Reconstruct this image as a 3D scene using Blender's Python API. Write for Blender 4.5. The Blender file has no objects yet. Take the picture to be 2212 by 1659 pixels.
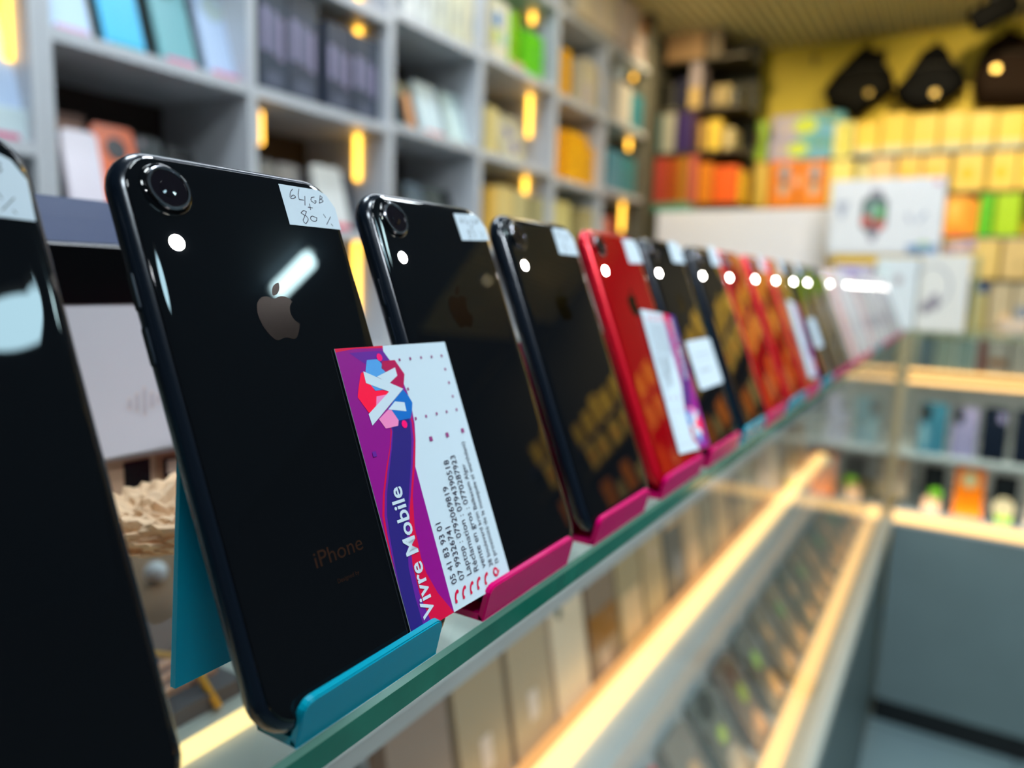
import bpy, bmesh, math, random
from mathutils import Vector, Matrix
random.seed(7)
S = bpy.context.scene
COL = S.collection
ZO = 1.27                                   # height of the measuring origin (shop counter level) above the floor
# ---------------------------------------------------------------- camera
W, H, F = 2212, 1659, 1592.34
yaw, pitch, roll = .54052, -.14022, .03153
CP = Vector((.12593, -.10674, .10975))
FW = Vector((-math.sin(yaw)*math.cos(pitch), math.cos(yaw)*math.cos(pitch), math.sin(pitch)))
_r0 = Vector((math.cos(yaw), math.sin(yaw), 0)); _u0 = _r0.cross(FW)
RT = _r0*math.cos(roll)+_u0*math.sin(roll); UP = -_r0*math.sin(roll)+_u0*math.cos(roll)
cam = bpy.data.cameras.new('camera'); co = bpy.data.objects.new('camera', cam); COL.objects.link(co)
co.matrix_world = Matrix(((RT.x, UP.x, -FW.x, CP.x), (RT.y, UP.y, -FW.y, CP.y), (RT.z, UP.z, -FW.z, CP.z+ZO), (0, 0, 0, 1)))
cam.sensor_width = 36; cam.lens = 36*F/W; cam.clip_start = .01; cam.clip_end = 30
cam.dof.use_dof = True; cam.dof.focus_distance = .218; cam.dof.aperture_fstop = 5.6
S.camera = co
# ---------------------------------------------------------------- look, world
S.view_settings.view_transform = 'Standard'; S.view_settings.look = 'None'
S.view_settings.exposure = 1.0; S.view_settings.gamma = 1.0
w = bpy.data.worlds.new('world'); S.world = w; w.use_nodes = True
w.node_tree.nodes['Background'].inputs[0].default_value = (.55, .75, 1, 1)
w.node_tree.nodes['Background'].inputs[1].default_value = .02

def lin(c):
    return tuple(((x/12.92) if x <= .04045 else ((x+.055)/1.055)**2.4) for x in c)
def hexc(h):
    return lin(tuple(int(h[i:i+2], 16)/255 for i in (0, 2, 4)))
# ---------------------------------------------------------------- materials (all node based)
MATS = {}
def mat(key, color=(.5, .5, .5), rough=.5, metal=0, spec=.5, emit=0, coat=0, trans=0, bump=0, bscale=200, noise=0, nscale=30, sub=0):
    if key in MATS: return MATS[key]
    m = bpy.data.materials.new(key); m.use_nodes = True; nt = m.node_tree; b = nt.nodes['Principled BSDF']
    b.inputs['Base Color'].default_value = (*color, 1); b.inputs['Roughness'].default_value = rough
    b.inputs['Metallic'].default_value = metal; b.inputs['Specular IOR Level'].default_value = spec
    b.inputs['Coat Weight'].default_value = coat; b.inputs['Coat Roughness'].default_value = .03
    if emit:
        b.inputs['Emission Color'].default_value = (*color, 1); b.inputs['Emission Strength'].default_value = emit
    if noise or bump:
        tc = nt.nodes.new('ShaderNodeTexCoord'); n = nt.nodes.new('ShaderNodeTexNoise')
        n.inputs['Scale'].default_value = nscale if noise else bscale; n.inputs['Detail'].default_value = 3
        nt.links.new(tc.outputs['Object'], n.inputs['Vector'])
        if noise:
            mx = nt.nodes.new('ShaderNodeMix'); mx.data_type = 'RGBA'
            mx.inputs['A'].default_value = (*[c*(1-noise) for c in color], 1); mx.inputs['B'].default_value = (*[min(1, c*(1+noise)) for c in color], 1)
            nt.links.new(n.outputs['Fac'], mx.inputs['Factor']); nt.links.new(mx.outputs['Result'], b.inputs['Base Color'])
        if bump:
            bp = nt.nodes.new('ShaderNodeBump'); bp.inputs['Strength'].default_value = bump; bp.inputs['Distance'].default_value = .0003
            nt.links.new(n.outputs['Fac'], bp.inputs['Height']); nt.links.new(bp.outputs['Normal'], b.inputs['Normal'])
    if trans:
        tl = nt.nodes.new('ShaderNodeBsdfTranslucent'); tl.inputs[0].default_value = (*color, 1)
        ms = nt.nodes.new('ShaderNodeMixShader'); ms.inputs[0].default_value = trans
        out = nt.nodes['Material Output']
        nt.links.new(b.outputs[0], ms.inputs[1]); nt.links.new(tl.outputs[0], ms.inputs[2]); nt.links.new(ms.outputs[0], out.inputs[0])
    MATS[key] = m
    return m
def hm(h, rough=.45, **k):
    return mat('paint_%s_%d' % (h, int(rough*100)), hexc(h), rough, **k)
def lamp_mat(key, color, strength):
    if key in MATS: return MATS[key]
    m = bpy.data.materials.new(key); m.use_nodes = True; nt = m.node_tree; nt.nodes.clear()
    e = nt.nodes.new('ShaderNodeEmission'); o = nt.nodes.new('ShaderNodeOutputMaterial')
    e.inputs[0].default_value = (*color, 1); e.inputs[1].default_value = strength; nt.links.new(e.outputs[0], o.inputs[0])
    MATS[key] = m; return m
def pane_mat(key, tint, ior=1.5):
    if key in MATS: return MATS[key]
    m = bpy.data.materials.new(key); m.use_nodes = True; nt = m.node_tree; nt.nodes.clear()
    t = nt.nodes.new('ShaderNodeBsdfTransparent'); g = nt.nodes.new('ShaderNodeBsdfGlossy'); f = nt.nodes.new('ShaderNodeFresnel')
    ms = nt.nodes.new('ShaderNodeMixShader'); o = nt.nodes.new('ShaderNodeOutputMaterial')
    t.inputs[0].default_value = (*tint, 1); g.inputs['Roughness'].default_value = .0; f.inputs[0].default_value = ior
    gm = nt.nodes.new('ShaderNodeNewGeometry'); mm = nt.nodes.new('ShaderNodeMath'); mm.operation = 'MULTIPLY'; iv = nt.nodes.new('ShaderNodeMath'); iv.operation = 'SUBTRACT'; iv.inputs[0].default_value = 1
    nt.links.new(gm.outputs['Backfacing'], iv.inputs[1]); nt.links.new(f.outputs[0], mm.inputs[0]); nt.links.new(iv.outputs[0], mm.inputs[1])
    nt.links.new(mm.outputs[0], ms.inputs[0]); nt.links.new(t.outputs[0], ms.inputs[1]); nt.links.new(g.outputs[0], ms.inputs[2]); nt.links.new(ms.outputs[0], o.inputs[0])
    MATS[key] = m; return m

# ---------------------------------------------------------------- helpers
def at(px, py, axis, val):
    """the point of the place seen at a photo pixel on the plane axis = val"""
    d = FW + RT*((px-W/2)/F) - UP*((py-H/2)/F)
    k = (val-CP[axis])/d[axis]
    return CP + d*k
def props(o, label=None, cat=None, group=None, kind=None):
    if label: o['label'] = label
    if cat: o['category'] = cat
    if group: o['group'] = group
    if kind: o['kind'] = kind
    return o
def up(v): return Vector((v[0], v[1], v[2]+ZO))
def mesh(name, bm, mats, parent=None, M=None, smooth=False, lift=True):
    """link a bmesh as one object; coordinates given relative to the parent"""
    me = bpy.data.meshes.new(name)
    bmesh.ops.recalc_face_normals(bm, faces=bm.faces[:])
    if smooth:
        for f in bm.faces: f.smooth = True
    bm.to_mesh(me); bm.free()
    if not isinstance(mats, (list, tuple)): mats = [mats]
    for m in mats: me.materials.append(m)
    o = bpy.data.objects.new(name, me); COL.objects.link(o)
    if parent: o.parent = parent
    if M is not None: o.matrix_local = M
    elif parent is None and lift: o.location = (0, 0, ZO)
    return o
def empty(name, loc, M=None):
    o = bpy.data.objects.new(name, None); COL.objects.link(o); o.empty_display_size = .02
    if M is not None: o.matrix_world = M
    else: o.location = loc
    return o
def bx(bm, a, b, mi=0, bev=0):
    x0, y0, z0 = a; x1, y1, z1 = b
    vs = [bm.verts.new(p) for p in ((x0, y0, z0), (x1, y0, z0), (x1, y1, z0), (x0, y1, z0), (x0, y0, z1), (x1, y0, z1), (x1, y1, z1), (x0, y1, z1))]
    fs = [bm.faces.new([vs[i] for i in q]) for q in ((3, 2, 1, 0), (4, 5, 6, 7), (0, 1, 5, 4), (1, 2, 6, 5), (2, 3, 7, 6), (3, 0, 4, 7))]
    for f in fs: f.material_index = mi
    if bev:
        es = list({e for f in fs for e in f.edges})
        bmesh.ops.bevel(bm, geom=es, offset=bev, segments=2, profile=.5, affect='EDGES', material=-1)
    return bm
def box(a, b, bev=0):
    return bx(bmesh.new(), a, b, 0, bev)
def prism(bm, pts, z0, z1, mi=0):
    """polygon in x,y extruded along z"""
    a = [bm.verts.new((x, y, z0)) for x, y in pts]; b = [bm.verts.new((x, y, z1)) for x, y in pts]
    n = len(pts)
    fs = [bm.faces.new(a[::-1]), bm.faces.new(b)]
    for i in range(n): fs.append(bm.faces.new((a[i], a[(i+1) % n], b[(i+1) % n], b[i])))
    for f in fs: f.material_index = mi
    return bm
def poly(bm, pts, z, mi=0):
    f = bm.faces.new([bm.verts.new((x, y, z)) for x, y in pts]); f.material_index = mi; return f
def rrect(x0, y0, x1, y1, r, n=6):
    o = []
    for cx, cy, a in ((x1-r, y0+r, -90), (x1-r, y1-r, 0), (x0+r, y1-r, 90), (x0+r, y0+r, 180)):
        for i in range(n+1):
            t = math.radians(a+90*i/n); o.append((cx+r*math.cos(t), cy+r*math.sin(t)))
    return o
def ell(cx, cy, rx, ry, n=24):
    return [(cx+rx*math.cos(2*math.pi*i/n), cy+ry*math.sin(2*math.pi*i/n)) for i in range(n)]
def loft(bm, rings, mi=0, cap0=True, cap1=True):
    """rings: lists of 3d points of equal length"""
    vr = [[bm.verts.new(p) for p in r] for r in rings]; n = len(vr[0])
    for a, b in zip(vr, vr[1:]):
        for i in range(n):
            bm.faces.new((a[i], a[(i+1) % n], b[(i+1) % n], b[i])).material_index = mi
    if cap0: bm.faces.new(vr[0][::-1]).material_index = mi
    if cap1: bm.faces.new(vr[-1]).material_index = mi
    return bm
def lathe(bm, prof, cx, cy, n=40, mi=0, cap0=True, cap1=True):
    return loft(bm, [[(cx+r*math.cos(2*math.pi*i/n), cy+r*math.sin(2*math.pi*i/n), z) for i in range(n)] for r, z in prof], mi, cap0, cap1)
def tube(bm, pts, r, n=6, mi=0):
    P = [Vector(p) for p in pts]; rings = []
    for i, p in enumerate(P):
        d = (P[min(i+1, len(P)-1)]-P[max(i-1, 0)]).normalized()
        a = d.cross(Vector((.13, .21, 1))).normalized(); b = d.cross(a)
        rings.append([tuple(p+a*(r*math.cos(2*math.pi*k/n))+b*(r*math.sin(2*math.pi*k/n))) for k in range(n)])
    return loft(bm, rings, mi)
def add_text(bm, body, size, M, mi=0, length=None, bold=0.0):
    cu = bpy.data.curves.new('t', 'FONT'); cu.body = body; cu.size = size; cu.resolution_u = 3; cu.offset = bold
    o = bpy.data.objects.new('t', cu); COL.objects.link(o)
    dg = bpy.context.evaluated_depsgraph_get(); me = bpy.data.meshes.new_from_object(o.evaluated_get(dg))
    xs = [v.co.x for v in me.vertices]
    k = (length/(max(xs)-min(xs))) if length and xs else 1
    T = M @ Matrix.Diagonal((k, 1, 1, 1)) @ Matrix.Translation((-min(xs) if xs else 0, 0, 0))
    off = {}
    for v in me.vertices: off[v.index] = bm.verts.new(T @ v.co)
    for p in me.polygons:
        try: bm.faces.new([off[i] for i in p.vertices]).material_index = mi
        except ValueError: pass
    bpy.data.objects.remove(o); bpy.data.curves.remove(cu); bpy.data.meshes.remove(me)
def svg(path, n=6):
    """minimal relative path reader: m c s z"""
    import re
    tok = re.findall(r'[a-zA-Z]|-?\d*\.?\d+', path); i = 0; cur = Vector((0, 0)); polys = []; P = []; last = None; cmd = None
    while i < len(tok):
        if tok[i].isalpha(): cmd = tok[i]; i += 1
        if cmd in 'Zz':
            polys.append(P); P = []; cmd = None; continue
        if cmd == 'M':
            cur = Vector((float(tok[i]), float(tok[i+1]))); i += 2; P = [cur.copy()]; continue
        if cmd == 'c':
            v = [float(t) for t in tok[i:i+6]]; i += 6
            p1 = cur+Vector(v[0:2]); p2 = cur+Vector(v[2:4]); p3 = cur+Vector(v[4:6])
            for k in range(1, n+1):
                t = k/n; P.append(cur*(1-t)**3+p1*3*t*(1-t)**2+p2*3*t*t*(1-t)+p3*t**3)
            cur = p3
    if P: polys.append(P)
    return polys

# ---------------------------------------------------------------- common colours
white_board = mat('white_laminate', hexc('C4C8CE'), .4, noise=.05, nscale=12)
rail_white = mat('white_rail', hexc('D9DDDE'), .35)
led_warm = lamp_mat('warm_led', (1, .56, .20), 1.5)
led_hot = lamp_mat('warm_led_bright', (1, .62, .24), 1.35)
led_shelf = lamp_mat('shelf_led', (1, .50, .055), 2.6)
lamp_cool = lamp_mat('cool_fill_lamp', (.86, .96, 1), 23)  # light of the added round fill lamps
lamp_mirror = lamp_mat('pale_cyan_ceiling_lamp', (.55, .86, 1), 9.5)
lamp_soft = lamp_mat('soft_fill_lamp', (.80, .92, 1), 18)  # light of the lamp added over the printer
lamp_warm = lamp_mat('warm_ceiling_lamp', (1, .82, .45), 14)
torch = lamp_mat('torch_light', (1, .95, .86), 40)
pane = pane_mat('showcase_glass', (.93, .97, .95))
top_glass = pane_mat('counter_glass', (.90, .95, .93))
glass_edge = mat('green_glass_edge', hexc('0B5C4A'), .12, spec=.7, noise=.35, nscale=60)
glass_rim = mat('glass_rim', hexc('3E6458'), .2, spec=.5)
black_plastic = mat('black_plastic', (.006, .007, .008), .25)
phone_black = mat('black_phone_glass', (.0035, .0045, .006), .02, spec=.5)
frame_black = mat('black_phone_frame', (.006, .011, .020), .2, metal=.3, spec=.7)
phone_red = mat('red_phone_glass', (.23, .0015, .004), .02, spec=.5)
frame_red = mat('red_phone_frame', (.60, .004, .02), .25, metal=.4)
phone_white = mat('white_phone_glass', (.50, .49, .52), .03)
frame_silver = mat('silver_phone_frame', (.6, .55, .56), .25, metal=.6)
phone_gold = mat('coral_phone_glass', (.28, .08, .03), .03)
mirror_mark = mat('dark_mirror_mark', (.075, .045, .04), .22, metal=1)
mirror_dark = mat('black_mirror_mark', (.06, .06, .06), .12, metal=1)
lens_glass = mat('lens_glass', (.006, .005, .008), .02, spec=.7)
lens_rim = mat('lens_rim', (.25, .25, .28), .18, metal=1)
paper = mat('white_sticker', hexc('B8C8D4'), .6)
ink = mat('dark_ink', hexc('262038'), .6)
acr_cyan = mat('cyan_acrylic', hexc('009CB8'), .25, spec=.3, trans=.25)
acr_pink = mat('pink_acrylic', hexc('D4006E'), .25, spec=.25, trans=.25)

# ---------------------------------------------------------------- room
def struct(name, bm, m, lift=True):
    o = mesh(name, bm, m, lift=lift); o['kind'] = 'structure'; return o
FZ = -ZO; CZ = 1.15
# floor of pale blue-grey tiles
fm = mat('floor_tiles', hexc('7F9AA2'), .3, noise=.10, nscale=5)
nt = fm.node_tree; bk = nt.nodes.new('ShaderNodeTexBrick'); tc = nt.nodes.new('ShaderNodeTexCoord')
bk.offset = 0; bk.inputs['Scale'].default_value = 1; bk.inputs['Brick Width'].default_value = .40; bk.inputs['Row Height'].default_value = .40; bk.inputs['Mortar Size'].default_value = .004
bk.inputs['Color1'].default_value = (*hexc('8CA6AE'), 1); bk.inputs['Color2'].default_value = (*hexc('84A0A6'), 1); bk.inputs['Mortar'].default_value = (*hexc('50646A'), 1)
nt.links.new(tc.outputs['Object'], bk.inputs['Vector']); nt.links.new(bk.outputs['Color'], nt.nodes['Principled BSDF'].inputs['Base Color'])
struct('floor', box((-1.36, -1.9, FZ-.05), (3.3, 3.5, FZ)), fm)
yel = mat('yellow_wall', hexc('D8BE2E'), .6, noise=.06, nscale=4)
struct('wall_back', box((-1.36, 3.40, FZ), (3.3, 3.5, CZ+.1)), yel)
grey_w = mat('grey_wall', hexc('34342E'), .7, noise=.08, nscale=3)
struct('added_panel_1', box((.44, 3.385, FZ), (3.2, 3.40, CZ)), mat('added_dark_panel', hexc('26261A'), .6))  # unseen panel added to keep the phones' reflections dark
struct('wall_left', box((-1.36, -1.9, FZ), (-1.27, 3.40, CZ+.1)), mat('left_wall', hexc('6E6A55'), .7))
struct('wall_right', box((3.2, -1.9, FZ), (3.3, 3.40, CZ+.1)), grey_w)
struct('wall_front', box((-1.27, -1.9, FZ), (3.2, -1.8, CZ+.1)), grey_w)
# ribbed ceiling (slats run away from the camera)
struct('ceiling', box((-1.27, -1.8, CZ), (3.2, 2.18, CZ+.06)), mat('plain_dark_ceiling', hexc('46525E'), .7))
bm = bx(bmesh.new(), (-1.27, 2.18, CZ+.012), (3.2, 3.4, CZ+.06))
x = -1.25
while x < 1.4:
    bx(bm, (x, 2.18, CZ-.006), (x+.022, 3.385, CZ+.0125), 1); x += .038
ceil_m = mat('ribbed_ceiling', hexc('EBDCA0'), .55)
struct('ceiling', bm, [mat('groove_shade', hexc('3A3010'), .8), ceil_m])  # groove colour darkened to stand for shade between the slats

# ceiling lamps: some mirrored in the phones, others unseen and added as fill
def round_lamp(x, y, r, label, m=lamp_cool):
    t = props(empty('ceiling_lamp', (x, y, ZO+CZ)), label, 'ceiling lamp')
    b = lathe(bmesh.new(), [(r+.012, 0), (r+.012, -.016), (r, -.020), (r, -.014), (r, 0)], 0, 0, 48, cap0=False, cap1=False)
    mesh('lamp_rim', b, rail_white, t, Matrix.Identity(4), smooth=False)
    b = lathe(bmesh.new(), [(r, -.006), (r, -.017)], 0, 0, 48)
    mesh('diffuser', b, m, t, Matrix.Identity(4))
round_lamp(1.15, .75, .105, 'round cool white ceiling lamp mirrored in the nearest left phone', lamp_mirror)
round_lamp(-.55, .25, .15, 'round cool white fill lamp added above the printer', lamp_soft)  # unseen lamp added for general light
t = props(empty('batten_lamp', (-.80, 1.15, ZO+CZ)), 'long cool white batten lamp above the staff aisle', 'ceiling lamp')
mesh('lamp_base', box((-.035, -.62, -.012), (.035, .62, 0)), rail_white, t, Matrix.Identity(4))
b = bmesh.new(); prism(b, rrect(-.030, -.60, .030, .60, .029, 8), -.040, -.012); mesh('lamp_tube', b, lamp_mat('aisle_batten_light', (.84, .92, 1), 12), t, Matrix.Identity(4))
round_lamp(.62, -.45, .17, 'large round cool fill lamp added right behind the camera')  # unseen lamp added to brighten the card, stickers and stands
round_lamp(.25, .22, .13, 'round cool fill lamp added straight above the near end of the counter')  # added from above to brighten the near phones
def spot(x, y, aim, label, watts, colour=(1, .80, .46)):  # unseen spotlights, all added to brighten chosen areas
    t = props(empty('fill_spotlight', (x, y, ZO+CZ)), label, 'spotlight')
    mesh('housing', lathe(bmesh.new(), [(.030, 0), (.030, -.020), (.024, -.020), (.024, 0)], 0, 0, 24, cap0=False, cap1=False), rail_white, t, Matrix.Identity(4))
    L = bpy.data.lights.new('fill_spot', 'SPOT'); L.energy = watts; L.color = colour; L.spot_size = math.radians(100 if y > 2 else 62 if y > 1 else 84); L.spot_blend = .8; L.shadow_soft_size = .02
    o = bpy.data.objects.new('fill_spot', L); COL.objects.link(o); o.parent = t; o.location = (0, 0, -.03)
    o.rotation_euler = (Vector(aim)-Vector((x, y, CZ))).to_track_quat('-Z', 'Y').to_euler()
spot(1.15, .05, (.15, 1.3, -.7), 'added spotlight over the customer side aimed at the counter front', 60, (.90, .96, 1))  # added to throw cool light into the counter front
spot(.30, 1.45, (-.15, 2.6, .15), 'added spotlight aimed at the white boxes at the end of the phone row', 8, (1, .96, .95))  # added to lift the white boxes
spot(-.75, 2.42, (-.9, 3.4, .3), 'added spotlight aimed at the corner shelving', 13)  # added warm wash for the corner
spot(.10, 2.42, (.1, 3.4, .35), 'added spotlight aimed at the middle of the yellow wall', 19)  # added warm wash for the yellow wall
spot(.95, 2.42, (1.0, 3.4, .35), 'added spotlight aimed at the yellow wall right of the picture', 26)  # added to brighten the boxes the phones mirror
spot(1.85, 2.42, (1.8, 3.4, .35), 'added spotlight nearest the right wall', 8)  # added at the right end of the wall wash
round_lamp(-.50, 1.98, .10, 'round warm fill lamp added above the far end of the staff aisle', lamp_mat('amber_fill_lamp', (1, .78, .38), 20))  # unseen lamp added to warm the far shelving bays
round_lamp(.12, 1.25, .12, 'round cool fill lamp added above the middle of the phone row')  # unseen lamp added to brighten the counter and far boxes
round_lamp(-.05, 1.95, .11, 'round fill lamp added above the far end of the phone row')  # second unseen lamp added for the far boxes
t = props(empty('batten_lamp', (.979, 1.379, ZO+CZ)), 'short cool white batten lamp mirrored in the sharp black phone', 'ceiling lamp')
a = math.atan2(.058, -.192)
R = Matrix.Rotation(a, 4, 'Z')
mesh('lamp_base', box((-.11, -.02, -.012), (.11, .02, 0)), rail_white, t, R)
b = bmesh.new(); prism(b, rrect(-.098, -.024, .098, .024, .0235, 8), -.040, -.012); mesh('lamp_tube', b, lamp_mat('batten_light', (.66, .95, 1), 17), t, R)

# ---------------------------------------------------------------- front counter
GT = -.005; GB = -.0135; L0, L1 = -.55, 2.392
ctr = props(empty('display_counter', (-.27, 1.1, 0)), 'long glass display counter carrying the row of standing phones', 'display counter')
def part(name, bm, m, parent, **k):      # parent empties sit unrotated: keep world coordinates
    o = mesh(name, bm, m, parent, Matrix.Translation(Vector((0, 0, ZO))-parent.location), **k); return o
bm = bmesh.new(); bx(bm, (L0, -.6, GB), (0, L1, GT))
bm.faces.ensure_lookup_table()
for f in bm.faces:
    if abs(f.normal.z) < .5 or True:
        c = f.calc_center_median()
        if c.z > GB+.001 and c.z < GT-.001: f.material_index = 1
es = [e for e in bm.edges if all(abs(v.co.x) < 1e-6 and abs(v.co.z-GT) < 1e-6 for v in e.verts)]
r = bmesh.ops.bevel(bm, geom=es, offset=.0014, segments=1, affect='EDGES')
for f in r['faces']: f.material_index = 2
part('glass_top', bm, [top_glass, glass_edge, glass_rim], ctr)
part('front_glass', box((-.0085, -.6, -.56), (-.0035, L1-.01, GB)), pane_mat('front_glass', (.96, .98, .97), 1.28), ctr)
cab = mat('grey_green_cabinet', hexc('56696B'), .5, noise=.10, nscale=9)
part('lower_cabinet', box((L0, -.6, -1.18), (.004, L1, -.60)), cab, ctr)
part('plinth', box((L0, -.6, FZ), (-.03, L1, -1.18)), black_plastic, ctr)
bm = bx(bmesh.new(), (-.030, -.6, -.60), (.012, L1, -.575)); bx(bm, (-.0085, -.6, -.575), (.006, L1, -.567)); bx(bm, (.004, -.6, -.615), (.010, L1, -.60))
part('bottom_rail', bm, mat('pale_metal_rail', hexc('AEB4AC'), .35), ctr)
part('case_floor', box((L0, -.6, -.60), (-.03, L1, -.575)), rail_white, ctr)
part('led_strip', box((-.048, -.6, -.575), (-.030, 2.37, -.543)), led_warm, ctr)
# riser with the inner light strip
bm = bmesh.new(); bx(bm, (-.27, -.6, -.422), (-.150, 2.37, -.412)); bx(bm, (-.158, -.6, -.575), (-.150, 2.37, -.422))
part('riser_shelf', bm, mat('riser_white', hexc('BFCBD2'), .35), ctr)
bm = bx(bmesh.new(), (-.210, -.6, -.412), (-.188, 2.34, -.399)); part('led_strip', bm, led_hot, ctr)
part('orange_strip', box((-.228, -.6, -.412), (-.216, 2.34, -.402)), lamp_mat('orange_led', (1, .46, .15), .62), ctr)
# rear tray below the glass
part('upper_tray', box((L0+.01, -.6, -.142), (-.118, 2.37, -.130)), mat('tray_grey', hexc('B4B6B8'), .4), ctr)
part('led_strip', box((-.186, -.6, -.130), (-.176, 2.37, -.125)), lamp_mat('tray_led', (1, .70, .30), 1.1), ctr)
part('back_panel', box((L0, -.6, -.60), (L0+.01, L1, GB)), rail_white, ctr)
part('end_panel', box((L0, -.62, FZ), (0, -.6, GB)), cab, ctr)
bm = bmesh.new(); bx(bm, (-.022, 2.376, -.60), (.006, 2.392, GB)); part('corner_post', bm, mat('corner_post', hexc('A89A78'), .4), ctr)

# ---------------------------------------------------------------- back counter (runs across)
led_back = lamp_mat('back_counter_led', (1, .60, .22), 1.15)
bc = props(empty('back_counter', (.6, 2.65, 0)), 'glass display counter running across the shop end under the yellow boxes', 'display counter')
BX0, BX1, BY0, BY1 = -.95, 2.0, 2.405, 2.95
bm = bx(bmesh.new(), (BX0, BY0, -.013), (BX1, BY1, -.005)); bm.faces.ensure_lookup_table()
for f in bm.faces:
    c = f.calc_center_median()
    if -.012 < c.z < -.006: f.material_index = 1
part('glass_top', bm, [top_glass, mat('far_glass_edge', hexc('7F8B64'), .2)], bc)
part('front_glass', box((.008, BY0+.004, -.57), (BX1, BY0+.009, -.013)), pane, bc)
part('lower_cabinet', box((.012, BY0, -1.18), (BX1, BY1, -.60)), mat('blue_grey_cabinet', hexc('6E8184'), .5, noise=.10, nscale=7), bc)
part('plinth', box((.012, BY0+.035, FZ), (BX1, BY1, -1.18)), black_plastic, bc)
for z0, z1, m_ in ((-.126, -.117, led_back), (-.158, -.145, led_back)):
    part('led_strip', box((.012, BY0-.004, z0), (BX1, BY0+.004, z1)), m_, bc)
part('top_rail', box((.010, BY0-.001, -.162), (BX1, BY0+.020, -.114)), mat('warm_rail', hexc('A88850'), .5), bc)
part('led_strip', box((.012, BY0-.006, -.590), (BX1, BY0+.004, -.560)), led_back, bc)
added_led = lamp_mat('added_case_light', (1, .88, .72), 6.5)  # light of unseen bars added to brighten the case inside
part('led_strip', box((.03, BY0+.024, -.163), (BX1-.02, BY0+.040, -.152)), added_led, bc)  # added bar behind the top rail, brightens the upper row
part('led_strip', box((.03, BY0+.024, -.584), (BX1-.02, BY0+.034, -.566)), added_led, bc)  # added bar behind the bottom rail, brightens the lower row
part('bottom_rail', box((.010, BY0-.002, -.60), (BX1, BY0+.02, -.55)), rail_white, bc)
part('middle_shelf', box((BX0+.6, BY0+.03, -.392), (BX1, BY1-.02, -.380)), rail_white, bc)
part('upper_shelf', box((.012, BY0+.03, -.150), (BX1, BY1-.02, -.138)), rail_white, bc)
part('case_floor', box((.012, BY0+.02, -.60), (BX1, BY1, -.585)), rail_white, bc)
part('back_panel', box((BX0, BY1-.02, -.60), (BX1, BY1-.008, -.013)), mat('case_back', hexc('C8CDD0'), .5), bc)
part('side_panel', box((BX0, BY0, FZ), (BX0+.02, BY1-.02, -.013)), rail_white, bc)

# ---------------------------------------------------------------- row phones
TILT = .37674
def phone_matrix(y0):
    s, c = math.sin(TILT), math.cos(TILT)
    # local x along the row, local y up the phone, local z out of the back
    return Matrix(((0, -s, c, 0), (1, 0, 0, y0), (0, c, s, ZO), (0, 0, 0, 1)))
PWI, PHE, PDE = .0757, .1509, .0083
APPLE = "M12.152 6.896c-.948 0-2.415-1.078-3.96-1.04-2.04.027-3.91 1.183-4.961 3.014-2.117 3.675-.546 9.103 1.519 12.09 1.013 1.454 2.208 3.09 3.792 3.039 1.52-.065 2.09-.987 3.935-.987 1.831 0 2.35.987 3.96.948 1.637-.026 2.676-1.48 3.676-2.948 1.156-1.688 1.636-3.325 1.662-3.415-.039-.013-3.182-1.221-3.22-4.857-.026-3.04 2.48-4.494 2.597-4.559-1.429-2.09-3.623-2.324-4.39-2.376-2-.156-3.675 1.09-4.61 1.09zM15.53 3.83c.843-1.012 1.4-2.427 1.245-3.83-1.207.052-2.662.805-3.532 1.818-.78.896-1.454 2.338-1.273 3.714 1.338.104 2.715-.688 3.559-1.701z"
MARK = svg(APPLE)
STROKES = [[[5.1,11.9],[4.1,11.1],[3.5,10.2],[3.1,9.1],[3.4,8.6],[4.2,8.7],[5.3,9.2],[5.4,9.6],[4.8,9.9],[4.1,9.7],[3.6,9.1]],[[7.8,12.3],[6.8,10.4],[6.6,8.7],[8.5,8.7]],[[9.4,10.1],[8.4,7.0]],[[13.4,10.3],[12.1,10.0],[11.6,9.2],[11.7,8.7],[12.9,8.1],[13.5,8.5],[13.7,9.1],[13.0,8.9]],[[16.2,11.1],[14.9,8.4]],[[16.2,11.1],[16.9,10.7],[16.8,10.3],[15.8,9.8],[16.9,9.6],[16.7,9.1],[14.9,8.4]],[[10.5,7.7],[10.2,5.7]],[[9.5,6.5],[11.3,6.4]]]
DIG8 = [[8.2,4.9],[7.3,5.1],[6.6,4.9],[5.8,4.2],[6.6,3.8],[7.7,3.3],[8.1,2.5],[7.8,1.9],[6.6,.8],[5.9,1.2],[5.8,1.9],[7.3,3.7],[8.2,4.9]]
DIG0 = [[11.0,3.4],[10.2,3.6],[9.6,3.4],[9.2,2.9],[9.1,2.5],[9.6,2.0],[10.3,1.9],[11.1,2.0],[11.6,2.4],[11.9,3.2],[11.0,3.4]]
DIG3 = [[9.4,4.6],[10.6,4.9],[11.3,4.3],[10.3,3.5],[11.5,2.8],[11.2,1.8],[9.6,1.4]]
DIG4 = [[10.2,4.9],[9.3,3.1],[11.6,3.2]], [[11.4,4.4],[10.7,1.4]]
PCT = [[[15.3,4.7],[15.9,3.6]],[[18.2,4.1],[15.5,1.3]],[[17.6,1.6],[18.0,1.0]]]
def ribbon(bm, pts, wd, z, mi):
    for a, b in zip(pts, pts[1:]):
        a = Vector(a); b = Vector(b); d = (b-a)
        if d.length < 1e-9: continue
        d.normalize(); n = Vector((-d.y, d.x))*wd/2; e = d*wd*.4
        poly(bm, [tuple(q) for q in (a-n-e, b-n+e, b+n+e, a+n-e)], z, mi)
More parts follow.
